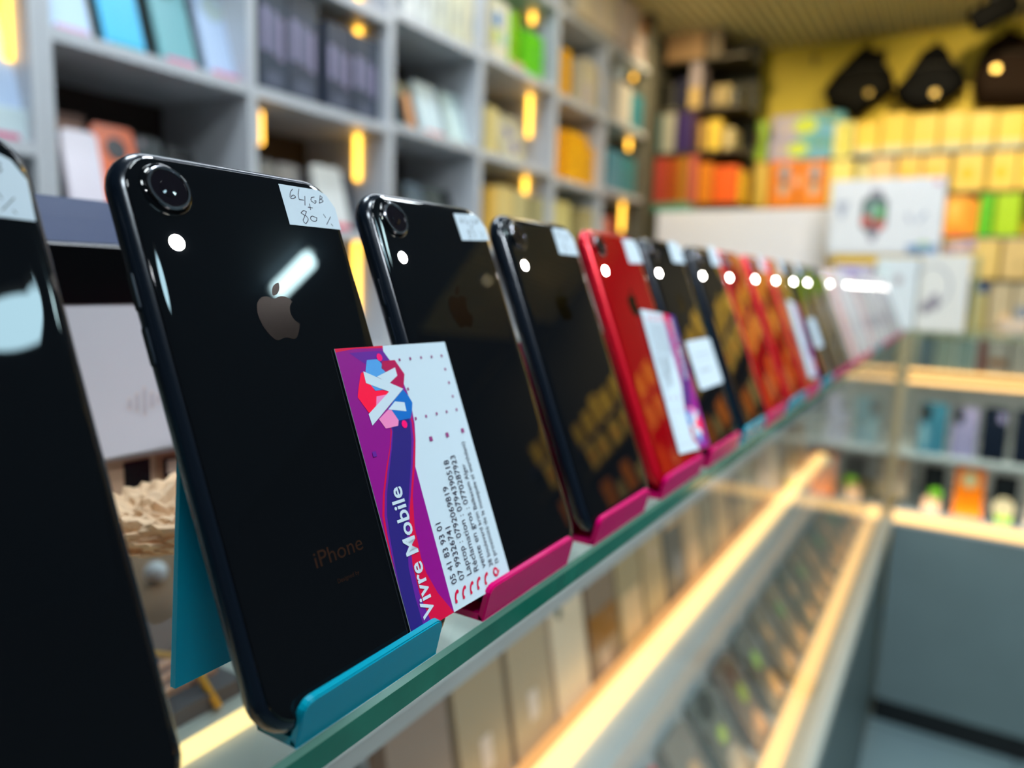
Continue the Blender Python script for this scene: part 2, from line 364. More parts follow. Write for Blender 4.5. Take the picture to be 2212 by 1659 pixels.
def phone(y0, label, back, frame, mark=mirror_mark, sticker=None, flash=True, word=False, scale=1.0, lens=True, name='smartphone'):
    t = props(empty(name, None, phone_matrix(y0)), label, 'phone', 'phones standing in a row on the glass counter')
    if scale != 1: t.scale = (1, scale, 1)
    I = Matrix.Identity(4)
    r = PDE/2; rings = []
    for k in range(0, 13):
        th = -math.pi/2+math.pi*k/12; ins = r*(1-math.cos(th)); z = -r+r*math.sin(th)
        rings.append([(x, y, z) for x, y in rrect(ins, ins, PWI-ins, PHE-ins, .0118-ins, 8)])
    rings = rings[:12]          # stop short of the very rim: the glass plate closes it
    b = loft(bmesh.new(), rings); mesh('frame', b, frame, t, I, smooth=True)
    b = bmesh.new()
    pl = [(ins, z) for ins, z in ((.0030, -.0006), (.0024, -.0002), (.0030, .0000), (.0042, .00022), (.0062, .00032))]
    loft(b, [[(x, y, z) for x, y in rrect(i_, i_, PWI-i_, PHE-i_, .0118-i_, 8)] for i_, z in pl])
    mesh('back_glass', b, back, t, I, smooth=True)
    b = bmesh.new(); prism(b, rrect(.004, .004, PWI-.004, PHE-.004, .0075, 6), -PDE-.00025, -PDE+.0005); mesh('screen', b, black_plastic, t, I)
    if lens:
        lx, ly = .0130, .1395
        b = lathe(bmesh.new(), [(.0073, .0001), (.0070, .0006), (.0061, .0009), (.0058, .0009)], lx, ly, 48, cap1=False)
        c_ = mesh('camera_bump', b, back, t, I, smooth=True)
        b = lathe(bmesh.new(), [(.0060, .0008), (.0060, .0016), (.0057, .0019), (.0052, .0019), (.0050, .0015)], lx, ly, 48, cap0=False, cap1=False)
        mesh('lens_ring', b, lens_rim, c_, I, smooth=False)
        b = lathe(bmesh.new(), [(.0051, .0008), (.0051, .00155)], lx, ly, 48)
        lathe(b, [(.0022, .00156), (.0021, .0018), (.0012, .0019)], lx-.0004, ly-.0003, 24, 0)
        mesh('lens', b, lens_glass, c_, I)
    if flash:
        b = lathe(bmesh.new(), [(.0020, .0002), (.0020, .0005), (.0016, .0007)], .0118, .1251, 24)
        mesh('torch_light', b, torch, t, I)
    b = bmesh.new()
    for P in MARK:
        poly(b, [(.0377+(v.x-12)*.00071, .1063-(v.y-12)*.00071) for v in P], .00036)
    mesh('apple_mark', b, mark, t, I)
    # side keys on the long edge that faces the camera
    for ya, yb in ((.0945, .1045), (.1085, .1185)):
        b = bmesh.new(); prism(b, rrect(-.0045-.0009, ya, -.0045+.0009, yb, .00085, 4), -.0006, .0004)
        mesh('side_key', b, frame, t, Matrix.Rotation(-math.pi/2, 4, 'Y') @ Matrix.Translation((.0004, 0, .0001)))
    if word:
        b = bmesh.new(); add_text(b, 'iPhone', .0062, Matrix.Translation((.0268, .0350, .00036)), 0, .0180)
        add_text(b, 'Designed by', .0017, Matrix.Translation((.0325, .0290, .00036)), 0)
        mesh('wordmark', b, mat('grey_lettering', (.13, .06, .04), .4, metal=1), t, I)
    if sticker:
        x0, yb, wd, hg, txt, ang = sticker
        b = bmesh.new()
        corner = .0055
        P = [(0, 0), (wd, 0), (wd, hg-corner), (wd-corner*.45, hg-corner*.25), (wd-corner, hg), (0, hg)]
        poly(b, P, .0001, 0); poly(b, P, 0, 0)
        s_ = mesh('price_sticker', b, paper, t, Matrix.Translation((x0, yb, .00042)) @ Matrix.Rotation(ang, 4, 'Z'))
        if txt:
            b = bmesh.new(); ks = wd/.0215*.001
            st = list(STROKES)+PCT+[DIG8]+{'80': [DIG0], '83': [DIG3], '84': list(DIG4)}[txt]
            for q in st: ribbon(b, [(p[0]*ks, p[1]*ks*hg/.013/ (wd/.0215)) for p in q], .00024, .00018, 0)
            mesh('handwriting', b, ink, s_, I)
    return t
Y0 = [-.0937, 0, .0890, .1755, .2650, .3515, .4480, .5260, .6190, .7120, .8100, .9040, 1.000, 1.095, 1.190, 1.290, 1.385, 1.480, 1.580, 1.690, 1.810, 1.950, 2.100]
B, FBK, Rr, FR = phone_black, frame_black, phone_red, frame_red
st = lambda y, txt, w_=.0215, h_=.0130, a=0, dx=.0516, dy=.1333: (dx, dy, w_, h_, txt, a)
spec = [
 ('black phone cut by the left frame edge, its white price sticker half hidden', B, FBK, mirror_dark, st(0, '80', .0225, .0150, -.05, .0500, .1290), True, False),
 ('large sharp black phone with the 64 GB + 80 % sticker, second from the left', B, FBK, mirror_mark, st(0, '80'), True, True),
 ('black phone with the 64 GB + 83 % sticker, behind the business card', B, FBK, mirror_mark, st(0, '83', .0210, .0115, .06, .0530, .1342), True, False),
 ('black phone between the card phone and the red phone, gold shelves mirrored in it', B, FBK, mirror_dark, st(0, '84', .0215, .0140, 0, .0505, .1325), True, False),
 ('bright red phone, the nearest of the red ones', Rr, FR, mirror_dark, st(0, None, .0225, .0155, .03, .0515, .1310), True, False),
 ('black phone right behind the nearest red phone, white label on its lower back', B, FBK, mirror_dark, st(0, None, .0260, .0155, 0, .0480, .1340), True, False),
 ('black phone just before the second red phone', B, FBK, mirror_dark, st(0, None, .0250, .0160, 0, .0490, .1350), True, False),
 ('dark red phone, second of the red ones', Rr, FR, mirror_dark, None, True, False),
 ('dark red phone, third of the red ones', Rr, FR, mirror_dark, st(0, None, .026, .017, 0, .048, .134), True, False),
 ('coral red phone with the white upright card at its right half', phone_gold, FR, mirror_dark, st(0, None, .026, .017, 0, .048, .134), True, False),
 ('black phone right behind the coral phone', B, FBK, mirror_dark, st(0, None, .026, .017, 0, .048, .134), True, False),
 ('black phone with a narrow white tag on its lower back', B, FBK, mirror_dark, None, True, False),
 ('black phone before the first pale pink phone', B, FBK, mirror_dark, None, False, False),
 ('pale pink phone, nearest of the pale ones', mat('pink_phone_glass', hexc('C9979C'), .05), frame_silver, mirror_dark, None, True, False),
 ('white phone behind the nearest pale pink phone', phone_white, frame_silver, mirror_dark, None, False, False),
 ('white phone with a dark camera block, second of the white ones', phone_white, frame_silver, mirror_dark, None, True, False),
 ('pale pink phone among the white ones', mat('pink_phone_glass', hexc('C9979C'), .05), frame_silver, mirror_dark, None, True, False),
 ('grey phone in the far third of the row', mat('grey_phone_glass', hexc('8A9094'), .05), frame_silver, mirror_dark, None, True, False),
 ('white phone after the grey one in the far third', phone_white, frame_silver, mirror_dark, None, True, False),
 ('grey white phone fourth from the far end of the row', mat('greywhite_phone_glass', hexc('A4A2A8'), .05), frame_silver, mirror_dark, None, True, False),
 ('white phone third from the far end of the row', phone_white, frame_silver, mirror_dark, None, True, False),
 ('grey phone next to last at the far end', mat('grey_phone_glass', hexc('8A9094'), .05), frame_silver, mirror_dark, None, True, False),
 ('ice blue phone at the far end of the row beside the headphone box', mat('ice_phone_glass', hexc('BFDDEB'), .05), frame_silver, mirror_dark, None, True, False)]
for i, (y, s) in enumerate(zip(Y0, spec)):
    phone(y, s[0], s[1], s[2], s[3], s[4], s[5], s[6], scale=1+.035*min(1, y/2) if y > .3 else 1)
# white tag on the back of phone 5 and phone 11
def tag_on(y, x0, yb, wd, hg, label):
    M = phone_matrix(y) @ Matrix.Translation((x0, yb, .0006))
    b = bmesh.new(); prism(b, rrect(0, 0, wd, hg, .003, 4), 0, .0004)
    o = mesh('price_tag', b, paper, None, M); props(o, label, 'label')
    b = bmesh.new()
    for k, (l, wv) in enumerate(((.7, .8), (.6, .4), (.36, 1.6))): bx(b, (wd*.2, hg*l-.0006*wv, .0004), (wd*(.8 if k < 2 else .65), hg*l+.0006*wv, .00045))
    mesh('printed_lines', b, mat('pale_print', hexc('98A4AE'), .6), o, Matrix.Identity(4))
tag_on(.3515, .0200, .0440, .0540, .0340, 'rounded white tag on the black phone behind the nearest red phone')
tag_on(.8100, .0180, .0430, .0500, .0370, 'narrow white tag on a black phone halfway down the row')

# ---------------------------------------------------------------- acrylic stands
def stand(y0, y1, m, label):
    t = props(empty('phone_stand', (-.02, (y0+y1)/2, ZO+GT)), label, 'phone stand', 'acrylic phone stands along the counter edge')
    M = Matrix.Translation(Vector((0, 0, ZO))-t.location)
    def strip(pts, a, b_, rr_=0.0):
        bm_ = bmesh.new(); n = len(pts)
        A = [bm_.verts.new((x, a, z)) for x, z in pts]; Bv = [bm_.verts.new((x, b_, z)) for x, z in pts]
        bm_.faces.new(A[::-1]); bm_.faces.new(Bv)
        for i in range(n): bm_.faces.new((A[i], A[(i+1) % n], Bv[(i+1) % n], Bv[i]))
        return bm_
    # lip with rounded upper corners
    lo = Vector((-.0016, 0, GT)); hi = Vector((.0014, 0, .0076)); d = hi-lo; L = d.length; wy = y1-y0; r = .0035
    P2 = [(0, 0), (wy, 0)]+[(wy-r+r*math.cos(math.radians(q)), L-r+r*math.sin(math.radians(q))) for q in (0, 22, 45, 67, 90)]+[(r-r*math.cos(math.radians(q)), L-r+r*math.sin(math.radians(q))) for q in (90, 67, 45, 22, 0)]
    bm_ = bmesh.new(); dn = d.normalized(); th = Vector((-.0022, 0, .0004))
    A = [bm_.verts.new(lo+Vector((0, y0+s_, 0))+dn*h_) for s_, h_ in P2]; Bv = [bm_.verts.new(v.co+th) for v in A]
    fa = bm_.faces.new(A); fb = bm_.faces.new(Bv[::-1])
    for i in range(len(A)): bm_.faces.new((A[i], Bv[i], Bv[(i+1) % len(A)], A[(i+1) % len(A)]))
    bmesh.ops.bevel(bm_, geom=list(fa.edges), offset=.0004, segments=2, affect='EDGES')
    mesh('lip', bm_, m, t, M)
    s, c = math.sin(TILT), math.cos(TILT)
    mesh('ledge', strip([(-.0016, GT), (-.0155, GT), (-.0150, GT+.0024), (-.0036, GT+.0024)], y0, y1), m, t, M)
    pn = lambda n_, b_: (n_*c-b_*s, n_*s+b_*c)
    mesh('back_plate', strip([(-.0155, GT), pn(-.0116, .092), pn(-.0093, .092), (-.0128, GT+.0024)], y0, y1), m, t, M)
    mesh('rear_leg', strip([pn(-.0117, .088), pn(-.0117, .085), (-.0490, GT), (-.0512, GT)], y0, y1), m, t, M)
    return t
SL = [(.0092, .0655, 0), (.0915, .1545, 1), (.1800, .2410, 1), (.2655, .3345, 1), (.3515, .4225, 1), (.4385, .5030, 0), (.5165, .5870, 1), (.6060, .6900, 0), (.7090, .7800, 1), (.7950, .8790, 0),
      (.905, .975, 1), (1.000, 1.070, 1), (1.095, 1.165, 1), (1.190, 1.26, 1), (1.29, 1.36, 1), (1.385, 1.455, 0), (1.48, 1.55, 0), (1.58, 1.65, 1), (1.69, 1.76, 1), (1.81, 1.88, 1), (1.95, 2.02, 1), (2.10, 2.17, 1)]
ords = ['sharp cyan stand under the large black phone', 'magenta stand under the phone behind the business card', 'magenta stand under the phone with gold shelves mirrored in it', 'magenta stand under the nearest red phone', 'magenta stand under the phone with the rounded white tag',
 'cyan stand just before the second red phone', 'magenta stand under the second red phone', 'cyan stand under the third red phone', 'magenta stand under the coral phone', 'cyan stand right behind the coral phone',
 'magenta stand under the black phone with the narrow tag', 'magenta stand before the first pale pink phone', 'magenta stand under the first pale pink phone', 'magenta stand under the first white phone', 'magenta stand under the second white phone', 'teal stand under the pale pink phone among the white ones', 'teal stand under the grey phone in the far third', 'magenta stand after the grey phone in the far third', 'magenta stand fourth from the far end', 'magenta stand third from the far end', 'magenta stand next to last at the far end', 'magenta stand under the ice blue phone at the far end']
for (a_, b_, c_), l_ in zip(SL, ords): stand(a_, b_, (acr_cyan, acr_pink)[c_], l_)
stand(-.086, -.028, acr_cyan, 'stand under the phone cut by the left frame edge')

# ---------------------------------------------------------------- business cards
CM = [mat('card_white', hexc('BACCD8'), .5, spec=.3), mat('card_purple', hexc('84007E'), .4), mat('card_red', hexc('C8003C'), .4), mat('card_navy', hexc('241C72'), .4),
      mat('card_light_blue', hexc('4A94D4'), .4), mat('card_crimson', hexc('A8004A'), .4), mat('card_scarlet', hexc('F4003E'), .4), mat('card_pink', hexc('E07FB4'), .4),
      mat('card_blue', hexc('0064B8'), .4), mat('card_magenta', hexc('F0006E'), .4), mat('card_dot', hexc('8C3474'), .5), ink, mat('card_violet', hexc('5C1A8C'), .4)]
def card_mesh(full=True):
    b = bmesh.new(); k = .001
    sc = lambda P: [(x*k, y*k) for x, y in P]
    prism(b, sc([(0, 0), (55, 0), (55, 88), (0, 88)]), -.0003, 0, 0)
    lay = lambda P, z, mi: poly(b, sc(P), z*.00002, mi)
    lay([(0, 0), (20.6, 0), (20.9, 24), (21.2, 47.5), (24.8, 55.6), (26.6, 61), (27.2, 66), (27.3, 71), (26.6, 75), (22.9, 83.2), (21, 85.8), (21.5, 88), (0, 88)], 1, 1)
    lay([(5.5, 86.4), (20.9, 86.4), (22.7, 83.4), (21, 82.2), (11.2, 82.4), (8, 84.6)], 2, 12)
    lay([(0, 86.8), (9, 87.6), (21.2, 87.2), (21.5, 88), (0, 88)], 2, 2)
    lay([(14.7, 63), (14.3, 60), (11.8, 55), (8.2, 49.8), (3.5, 41.9), (1.0, 36.1), (.2, 30), (0, 24), (0, 0), (20.6, 0), (15.6, 7.9), (13.0, 15), (12.5, 20), (13.4, 29.7), (16.4, 39), (21.2, 48), (24.6, 55.6), (26.0, 61.3), (26, 64)], 2, 2)
    lay([(15.0, 63), (14.8, 60), (12.2, 55), (8.9, 49.8), (4.4, 42), (1.9, 36), (.9, 30), (0, 20), (0, 0), (9.5, 0), (7.6, 10), (7.9, 19), (10.2, 27.7), (13.2, 35), (15.9, 40), (20.4, 48.5), (23.9, 55.9), (25.3, 61.5), (25.3, 64)], 3, 12)
    lay([(15.5, 63), (15.4, 60), (12.9, 55), (9.7, 49.6), (5.4, 42), (3.0, 36), (1.8, 30), (.6, 20), (0, 12), (0, 0), (5.6, 0), (5.4, 10), (6.0, 19), (8.9, 27.7), (11.9, 34), (14.9, 40), (19.4, 48.5), (22.7, 55.9), (24.4, 61.5), (24.4, 64)], 4, 3)
    lay([(12.3, 83.7), (17.6, 83.6), (20.1, 79.4), (14.7, 78), (16, 73.6), (12.5, 73.6), (11.1, 75.5), (10.4, 80.2)], 6, 4)
    lay([(19.2, 82.9), (25.3, 82.9), (28.2, 77.8), (26.4, 74.4), (25.3, 73.1), (16.8, 76), (19.8, 78.9), (17.9, 80.6)], 6, 5)
    lay([(8.1, 79.7), (5.5, 75.3), (4, 72.4), (6.9, 67.2), (10.5, 66.9), (18.6, 72.7), (15.5, 73.5), (12.2, 73.5), (10.5, 77.6), (9.1, 80.0)], 6, 6)
    lay([(12.2, 71.8), (16.9, 71.9), (14.1, 68.4), (10.5, 67.9)], 7, 7)
    lay([(25.4, 72.8), (27, 70.7), (28.2, 68), (26.9, 65.4), (25.3, 63), (19.1, 63), (15.6, 67.1), (19.9, 69.9)], 7, 8)
    lay([(15.6, 67), (17.3, 66.7), (19.2, 63.1), (18.3, 61.4), (12.4, 61.3), (10.5, 64.6)], 8, 7)
    lay([(14.7, 78), (24.4, 80.4), (24.4, 77.6), (19.7, 75.4)], 9, 0); lay([(19.9, 69.3), (24.3, 68.5), (24.1, 65.5), (15.8, 67.1)], 9, 0)
    lay([(9.3, 80.2), (25.5, 73), (6.9, 63), (6.6, 66.7), (18.4, 72.7), (9.1, 76.4)], 10, 0)
    for x, y in ((18.3, 84.2), (21.4, 61.5)): lay(ell(x, y, 1.3, 1.3, 16), 11, 9)
    for x, y in ([33.2,82.9],[39,82.9],[44.9,82.9],[50.7,82.9],[50.6,77.9],[50.6,72.9],[50.6,67.8],[50.6,62.9],[44.7,62.8],[39,62.8],[33.1,62.7],[27.8,72.7],[27.6,62.6],[27.6,82.8]):
        lay([(x-.45, y-.45), (x+.45, y-.45), (x+.45, y+.45), (x-.45, y+.45)], 12, 10)
    for x, y in ((32.4, 54.9), (41.5, 54.9), (50.7, 55.1)): lay([(x-.8, y-.8), (x+.8, y-.8), (x+.8, y+.8), (x-.8, y+.8)], 12, 10)
    lay([(3.7, 53.6), (5.3, 53.6), (5.3, 55.2), (3.7, 55.2)], 12, 12)
    if full:
        # phone handset marks and the place pin
        for x, y in ((23.6, 4.0), (27.7, 4.0), (32.0, 4.1), (36.2, 4.3), (40.8, 4.4)):
            lay([(x-1.4, y-1.7), (x-.5, y-1.9), (x-.1, y-1.2), (x-.5, y-.7), (x-.1, y+.2), (x+.6, y+.9), (x+1.1, y+.7), (x+1.7, y+1.3), (x+1.4, y+2.0), (x+.6, y+1.9), (x-.5, y+1.1), (x-1.1, y-.1)], 12, 2)
        o_ = ell(47.0, 4.9, 1.6, 1.6, 16); o_[15:16] = [(49.6, 5.0)]; lay(o_, 12, 2); lay(ell(46.9, 4.9, .75, .75, 12), 13, 0)
        Rz = Matrix.Rotation(math.pi/2, 4, 'Z')
        def tx(body, s_, h_, size, length, mi=11, bold=0.0, z=14):
            add_text(b, body, size*k, Matrix.Translation((s_*k, h_*k, z*.00002)) @ Rz, mi, length*k, bold*k)
        tx('Vivre Mobile', 11.8, 2.6, 8.0, 40.4, 0, .14)
        for body, s_, h_, size, ln in (('05 41 83 93 01', 25.6, 8, 3.9, 20), ('07 99326741', 29.8, 8, 3.9, 17.6), ('Laptop : 0792069819', 34, 8.3, 3.9, 30), ('R\u00e9clamation : 0794390518', 38.2, 8.3, 3.9, 38.4),
                                       ('vente en gros : 0770287923', 42.4, 8, 3.9, 39.6), ('28 boulevard krim Belkacem Alger', 46.5, 7.4, 3.0, 36.4), ('(\u00e0 proximit\u00e9 de la mosqu\u00e9e el warthilani)', 49.9, 7.4, 3.0, 43.8)):
            tx(body, s_, h_, size, ln)
    return b
def card(M, label, full=True):
    o = mesh('business_card', card_mesh(full), CM, None, M); props(o, label, 'business card'); return o
PM = phone_matrix(0)
card(PM @ Matrix.Translation((.0531, .0058, .0011)) @ Matrix.Rotation(-.018, 4, 'Z'), 'purple and white shop card reading Vivre Mobile between two black phones')
card(PM @ Matrix.Translation((.3625, .0960, .0016)) @ Matrix.Rotation(math.pi-.10, 4, 'Z'), 'upside-down shop card leaning between the red phone and the black phone')
card(PM @ Matrix.Translation((.7950, .0980, .0016)) @ Matrix.Rotation(math.pi-.12, 4, 'Z') @ Matrix.Translation((0, 0, 0)), 'blurred white shop card leaning before the coral phone', False)

# ---------------------------------------------------------------- printer behind the phones
pr = props(empty('receipt_printer', (-.26, .12, ZO+GT)), 'white desktop receipt printer with a black lid on the counter behind the phones', 'printer')
PX = -.20
def yz(prof, x0, x1):      # profile in (x,z) swept along y
    b = bmesh.new(); A = [b.verts.new((x, x0, z)) for x, z in prof]; Bv = [b.verts.new((x, x1, z)) for x, z in prof]; n = len(prof)
    b.faces.new(A[::-1]); b.faces.new(Bv)
    for i in range(n): b.faces.new((A[i], A[(i+1) % n], Bv[(i+1) % n], Bv[i]))
    return b
pw = mat('printer_white', hexc('C9C6CE'), .35, noise=.03, nscale=20); pwb = mat('printer_base_warm_lit', hexc('C6A184'), .5)  # printer base: warm light put into its colour
PY0, PY1 = .025, .19
part('base', box((-.34, PY0+.03, GT), (PX-.012, PY1-.004, .020)), pwb, pr)
bm = bmesh.new()
loft(bm, [[(-.345, PY0, z), (PX-.02 if e else PX-.004, PY0, z), (PX if not e else PX-.01, PY0+.012 if not e else PY0+.03, z), (PX, PY1, z), (-.345, PY1, z)] for z, e in ((.0195, True), (.0235, False), (.0935, False))])
part('housing', bm, pw, pr)
lid = part('lid', yz([(-.345, .0935), (PX+.0005, .0935), (PX+.0005, .1185), (PX-.003, .1205), (PX-.030, .1395), (-.345, .1425)], PY0, PY1), mat('printer_lid', (.0015, .002, .0025), .25, spec=.3), pr)
part('lid_flap', yz([(PX-.0031, .1208), (PX-.0016, .1200), (PX-.018, .1318), (PX-.0195, .1326)], PY0, PY1), mat('lid_blue_grey', hexc('14284E'), .55, spec=.3, bump=.6, bscale=1500), pr)
part('lid_flap', yz([(PX-.0201, .1330), (PX-.0186, .1322), (PX-.0325, .1412), (PX-.034, .1405)], PY0, PY1), mat('lid_blue_grey', hexc('14284E'), .55, spec=.3, bump=.6, bscale=1500), pr)
b = bmesh.new()
def yzr(b, y, z, hw, hh, x=PX, t_=.0003, mi=0):
    P = rrect(y-hw, z-hh, y+hw, z+hh, min(hw, hh)*.98, 6)
    A = [b.verts.new((x+t_, q[0], q[1])) for q in P]; f = b.faces.new(A); f.material_index = mi
for px_, y0_, y1_ in ((279, 862, 882), (295, 851, 887), (311, 838, 895), (327, 847, 880), (342, 853, 869)):
    p0 = at(px_, y0_, 0, PX); p1 = at(px_, y1_, 0, PX); yzr(b, p0.y, (p0.z+p1.z)/2, .0011, abs(p0.z-p1.z)/2+.0008, t_=.0002, mi=1); yzr(b, p0.y, (p0.z+p1.z)/2, .0008, abs(p0.z-p1.z)/2, t_=.0004)
part('sound_bar_emblem', b, [mat('emblem_grey', hexc('B8B2BC'), .4), mat('emblem_rim', hexc('D8C8C4'), .4)], pr)
q0 = at(267, 1012, 0, PX-.012); q1 = at(325, 1072, 0, PX-.012)
part('network_port', box((PX-.0122, q0.y, q1.z), (PX-.0112, q1.y, .0165)), black_plastic, pr)
q0 = at(337, 990, 0, PX-.012); q1 = at(386, 1035, 0, PX-.012)
u = part('usb_port', box((PX-.0122, q0.y, q1.z-.001), (PX-.0110, q0.y+.016, .0165)), mat('port_metal', hexc('B08A68'), .35, metal=.5), pr)
b = bx(bmesh.new(), (PX-.0112, q0.y+.003, q1.z+.0025), (PX-.0106, q0.y+.013, .0150)); bx(b, (PX-.0107, q0.y+.005, q1.z+.0045), (PX-.0103, q0.y+.011, .0135), 1)
part('usb_socket', b, [black_plastic, mat('socket_tongue', hexc('D8BCA8'), .4)], pr)
# crumpled packing paper in front of the printer
def crumple(name, cx, cy, z0, rx, ry, h, m, label, cat, seed):
    rnd = random.Random(seed); b = bmesh.new(); bmesh.ops.create_icosphere(b, subdivisions=5, radius=1)
    from mathutils import noise
    for v in b.verts:
        d = v.co.normalized(); k = 1+.35*noise.noise(d*2.3+Vector((seed, 0, 0)))+.30*abs(noise.noise(d*5+Vector((0, seed, 0))))+.1*noise.noise(d*11)
        v.co = Vector((cx+d.x*rx*k, cy+d.y*ry*k, z0+max(0, d.z*.5+.5)*h*k))
    o = mesh(name, b, m); props(o, label, cat); return o
crumple('crumpled_paper', -.146, .075, GT, .026, .030, .022, mat('packing_paper', hexc('E8C9A4'), .6, trans=.3), 'crumpled tan packing paper on the glass in front of the printer', 'paper', 3)
# things lying on the tray under the glass
o = mesh('wooden_board', box((-.50, -.10, -.1295), (-.264, .62, -.117), .002), mat('strip_brown', hexc('6A4C3C'), .5, noise=.3, nscale=14)); props(o, 'brown wooden board lying on the tray under the glass behind the phones', 'board')
b = bmesh.new()
for k in range(3): bx(b, (-.252+k*.013, .06, -.121), (-.247+k*.013, .150, -.117), 1)
bx(b, (-.262, .05, -.130), (-.205, .155, -.1205))
o = mesh('vented_adapter', b, [mat('adapter_grey', hexc('5A5058'), .5), mat('adapter_ribs', hexc('F0B090'), .4)]); props(o, 'dark adapter with three pale pink ribs under the glass', 'adapter')
b = tube(bmesh.new(), [(-.31, .06, -.1145), (-.27, .10, -.108), (-.25, .12, -.104), (-.225, .135, -.106), (-.20, .135, -.1275)], .0022, 8)
o = mesh('charging_cable', b, mat('yellow_cable', hexc('D89E2C'), .4), smooth=True); props(o, 'thin yellow cable looping over the adapter under the glass', 'cable')
for k, (x, y, r_, c_, l_) in enumerate(((-.345, .235, .009, 'A8DCEC', 'pale blue bead under the glass nearest the left phone'), (-.355, .20, .008, 'C8C8D8', 'grey white bead under the glass below the printer'), (-.335, .275, .008, '5E8C1E', 'green bead under the glass below the printer'), (-.33, .215, .0075, '90D0F0', 'bright blue bead beside the brown bar'))):
    b = bmesh.new(); bmesh.ops.create_uvsphere(b, u_segments=20, v_segments=12, radius=r_)
    for v in b.verts: v.co += Vector((x, y, -.1168+r_))
    o = mesh('bead', b, hm(c_, .3), smooth=True); props(o, l_, 'bead')
#INSERT
# ---------------------------------------------------------------- wall shelving on the left
XF, XB = -1.0, -1.255
def shelving(name, label, y0, y1, ups, bays, zs):
    t = props(empty(name, (XF, (y0+y1)/2, 0)), label, 'shelving')
    for a_, b_ in ups: part('upright', box((XB, a_, FZ), (XF, b_, CZ-.005)), mat('dark_upright', hexc('5E5C50'), .5) if a_ > 2.7 else white_board, t)
    part('back_panel', box((XB-.010, y0, FZ), (XB, y1, CZ-.005)), mat('shelf_back', hexc('3A2E26'), .6), t)
    for (a_, b_), zz in zip(bays, zs):
        for z in zz: part('shelf', box((XB, a_, z-.019), (XF-.001, b_, z)), white_board, t)
    return t
U = [(.4725, .4860), (.823, .840), (1.198, 1.220), (1.556, 1.578), (1.970, 1.992), (2.335, 2.357), (2.735, 2.79)]
s0 = shelving('wall_shelving', 'narrow end of the pale wall shelving at the left frame edge', -.35, .4715, [(-.35, -.335), (.1, .115), (.457, .4715)], [(-.335, .1), (.115, .457)], [[.0, .279, .56], [.0, .279, .56]])
bays = [(U[i][1], U[i+1][0]) for i in range(6)]
s1 = shelving('wall_shelving', 'long pale grid shelving along the left wall filled with phones and boxes', .4725, 2.79, U, bays,
   [[-.05, .18, .443, .72, .94], [-.05, .203, .443, .673, .94], [-.05, .203, .453, .693, .94], [-.05, .203, .450, .700, .94], [-.05, .203, .437, .690, .94], [-.05, .203, .449, .697, .94]])
def shelf_led(px, ya, yb, Y, par):
    p = at(px, ya, 1, Y); q = at(px, yb, 1, Y)
    b = bmesh.new(); bx(b, (p.x-.006, Y-.010, q.z), (p.x+.006, Y, p.z), 0, .002)
    part('light_bar', b, led_shelf, par)
for px, ya, yb, Y, par in ((10, -130, 136, .457, s0), (777, -60, 84, 1.198, s1), (775, 272, 390, 1.198, s1), (773, 515, 690, 1.198, s1), (1155, -60, 50, 1.970, s1), (1147, 186, 296, 1.970, s1), (1137, 370, 500, 1.970, s1),
      (1371, 142, 172, 2.735, s1), (1361, 276, 324, 2.735, s1), (1347, 420, 500, 2.735, s1)):
    shelf_led(px, ya, yb, Y, par)
p = at(559, 240, 0, -1.022); q = at(559, 312, 0, -1.022)
b = bmesh.new(); bx(b, (-1.028, p.y-.004, q.z), (-1.016, p.y+.006, p.z), 0, .002); part('light_bar', b, led_shelf, s1)
part('light_bar_holder', box((-1.030, .840, q.z), (-1.014, p.y-.0035, p.z)), white_board, s1)

def leaner(y0, y1, z, h, col, label, base=None, X=-1.03, tilt=.30, patch=None, cat='phone', name='display_phone', group='phones and boxes leaning in the wall shelving', rough=.3, depth=.010, name2=None):
    s, c = math.sin(tilt), math.cos(tilt)
    M = Matrix(((0, -s, c, X), (1, 0, 0, y0), (0, c, s, ZO+z+.003), (0, 0, 0, 1)))
    t = props(empty(name, None, M), label, cat, group); I = Matrix.Identity(4); w_ = y1-y0
    b = bmesh.new(); prism(b, rrect(0, 0, w_, h, min(.010, w_*.2), 5), -depth, 0); mesh('body', b, hm(col, rough), t, I)
    if patch:
        b = bmesh.new()
        for fx, fy, fr, pc in patch: prism(b, ell(w_*fx, h*fy, w_*fr, w_*fr*1.05, 20), 0, .0012)
        mesh('camera_block', b, hm(patch[0][3], .3), t, I)
    if base:
        b = bmesh.new(); bx(b, (w_*.12, -.001, -.012), (w_*.88, .010, .004)); mesh('stand_lip', b, hm(base, .3), t, I)
    return t
def crate(y0, y1, z, h, col, label, X=-1.02, depth=.12, prints=None, cat='box', name='retail_box', group='phones and boxes leaning in the wall shelving', rough=.45):
    t = props(empty(name, (X, (y0+y1)/2, ZO+z)), label, cat, group)
    part('carton', box((X-depth, y0, z), (X, y1, z+h), .0015), hm(col, rough), t)
    if prints:
        for k, (a_, b_, c_, d_, pc) in enumerate(prints):       # fractions across the face: left, bottom, right, top
            b = bmesh.new(); x0, x1, zz0, zz1 = y0+(y1-y0)*a_, y0+(y1-y0)*c_, z+h*b_, z+h*d_
            P = rrect(x0, zz0, x1, zz1, min(x1-x0, zz1-zz0)*.3, 4); A = [b.verts.new((X+.0006, q[0], q[1])) for q in P]; b.faces.new(A)
            part('print', b, hm(pc, .5), t)
    return t
def yy(px, py, X=-1.03): return at(px, py, 0, X).y
SH = []
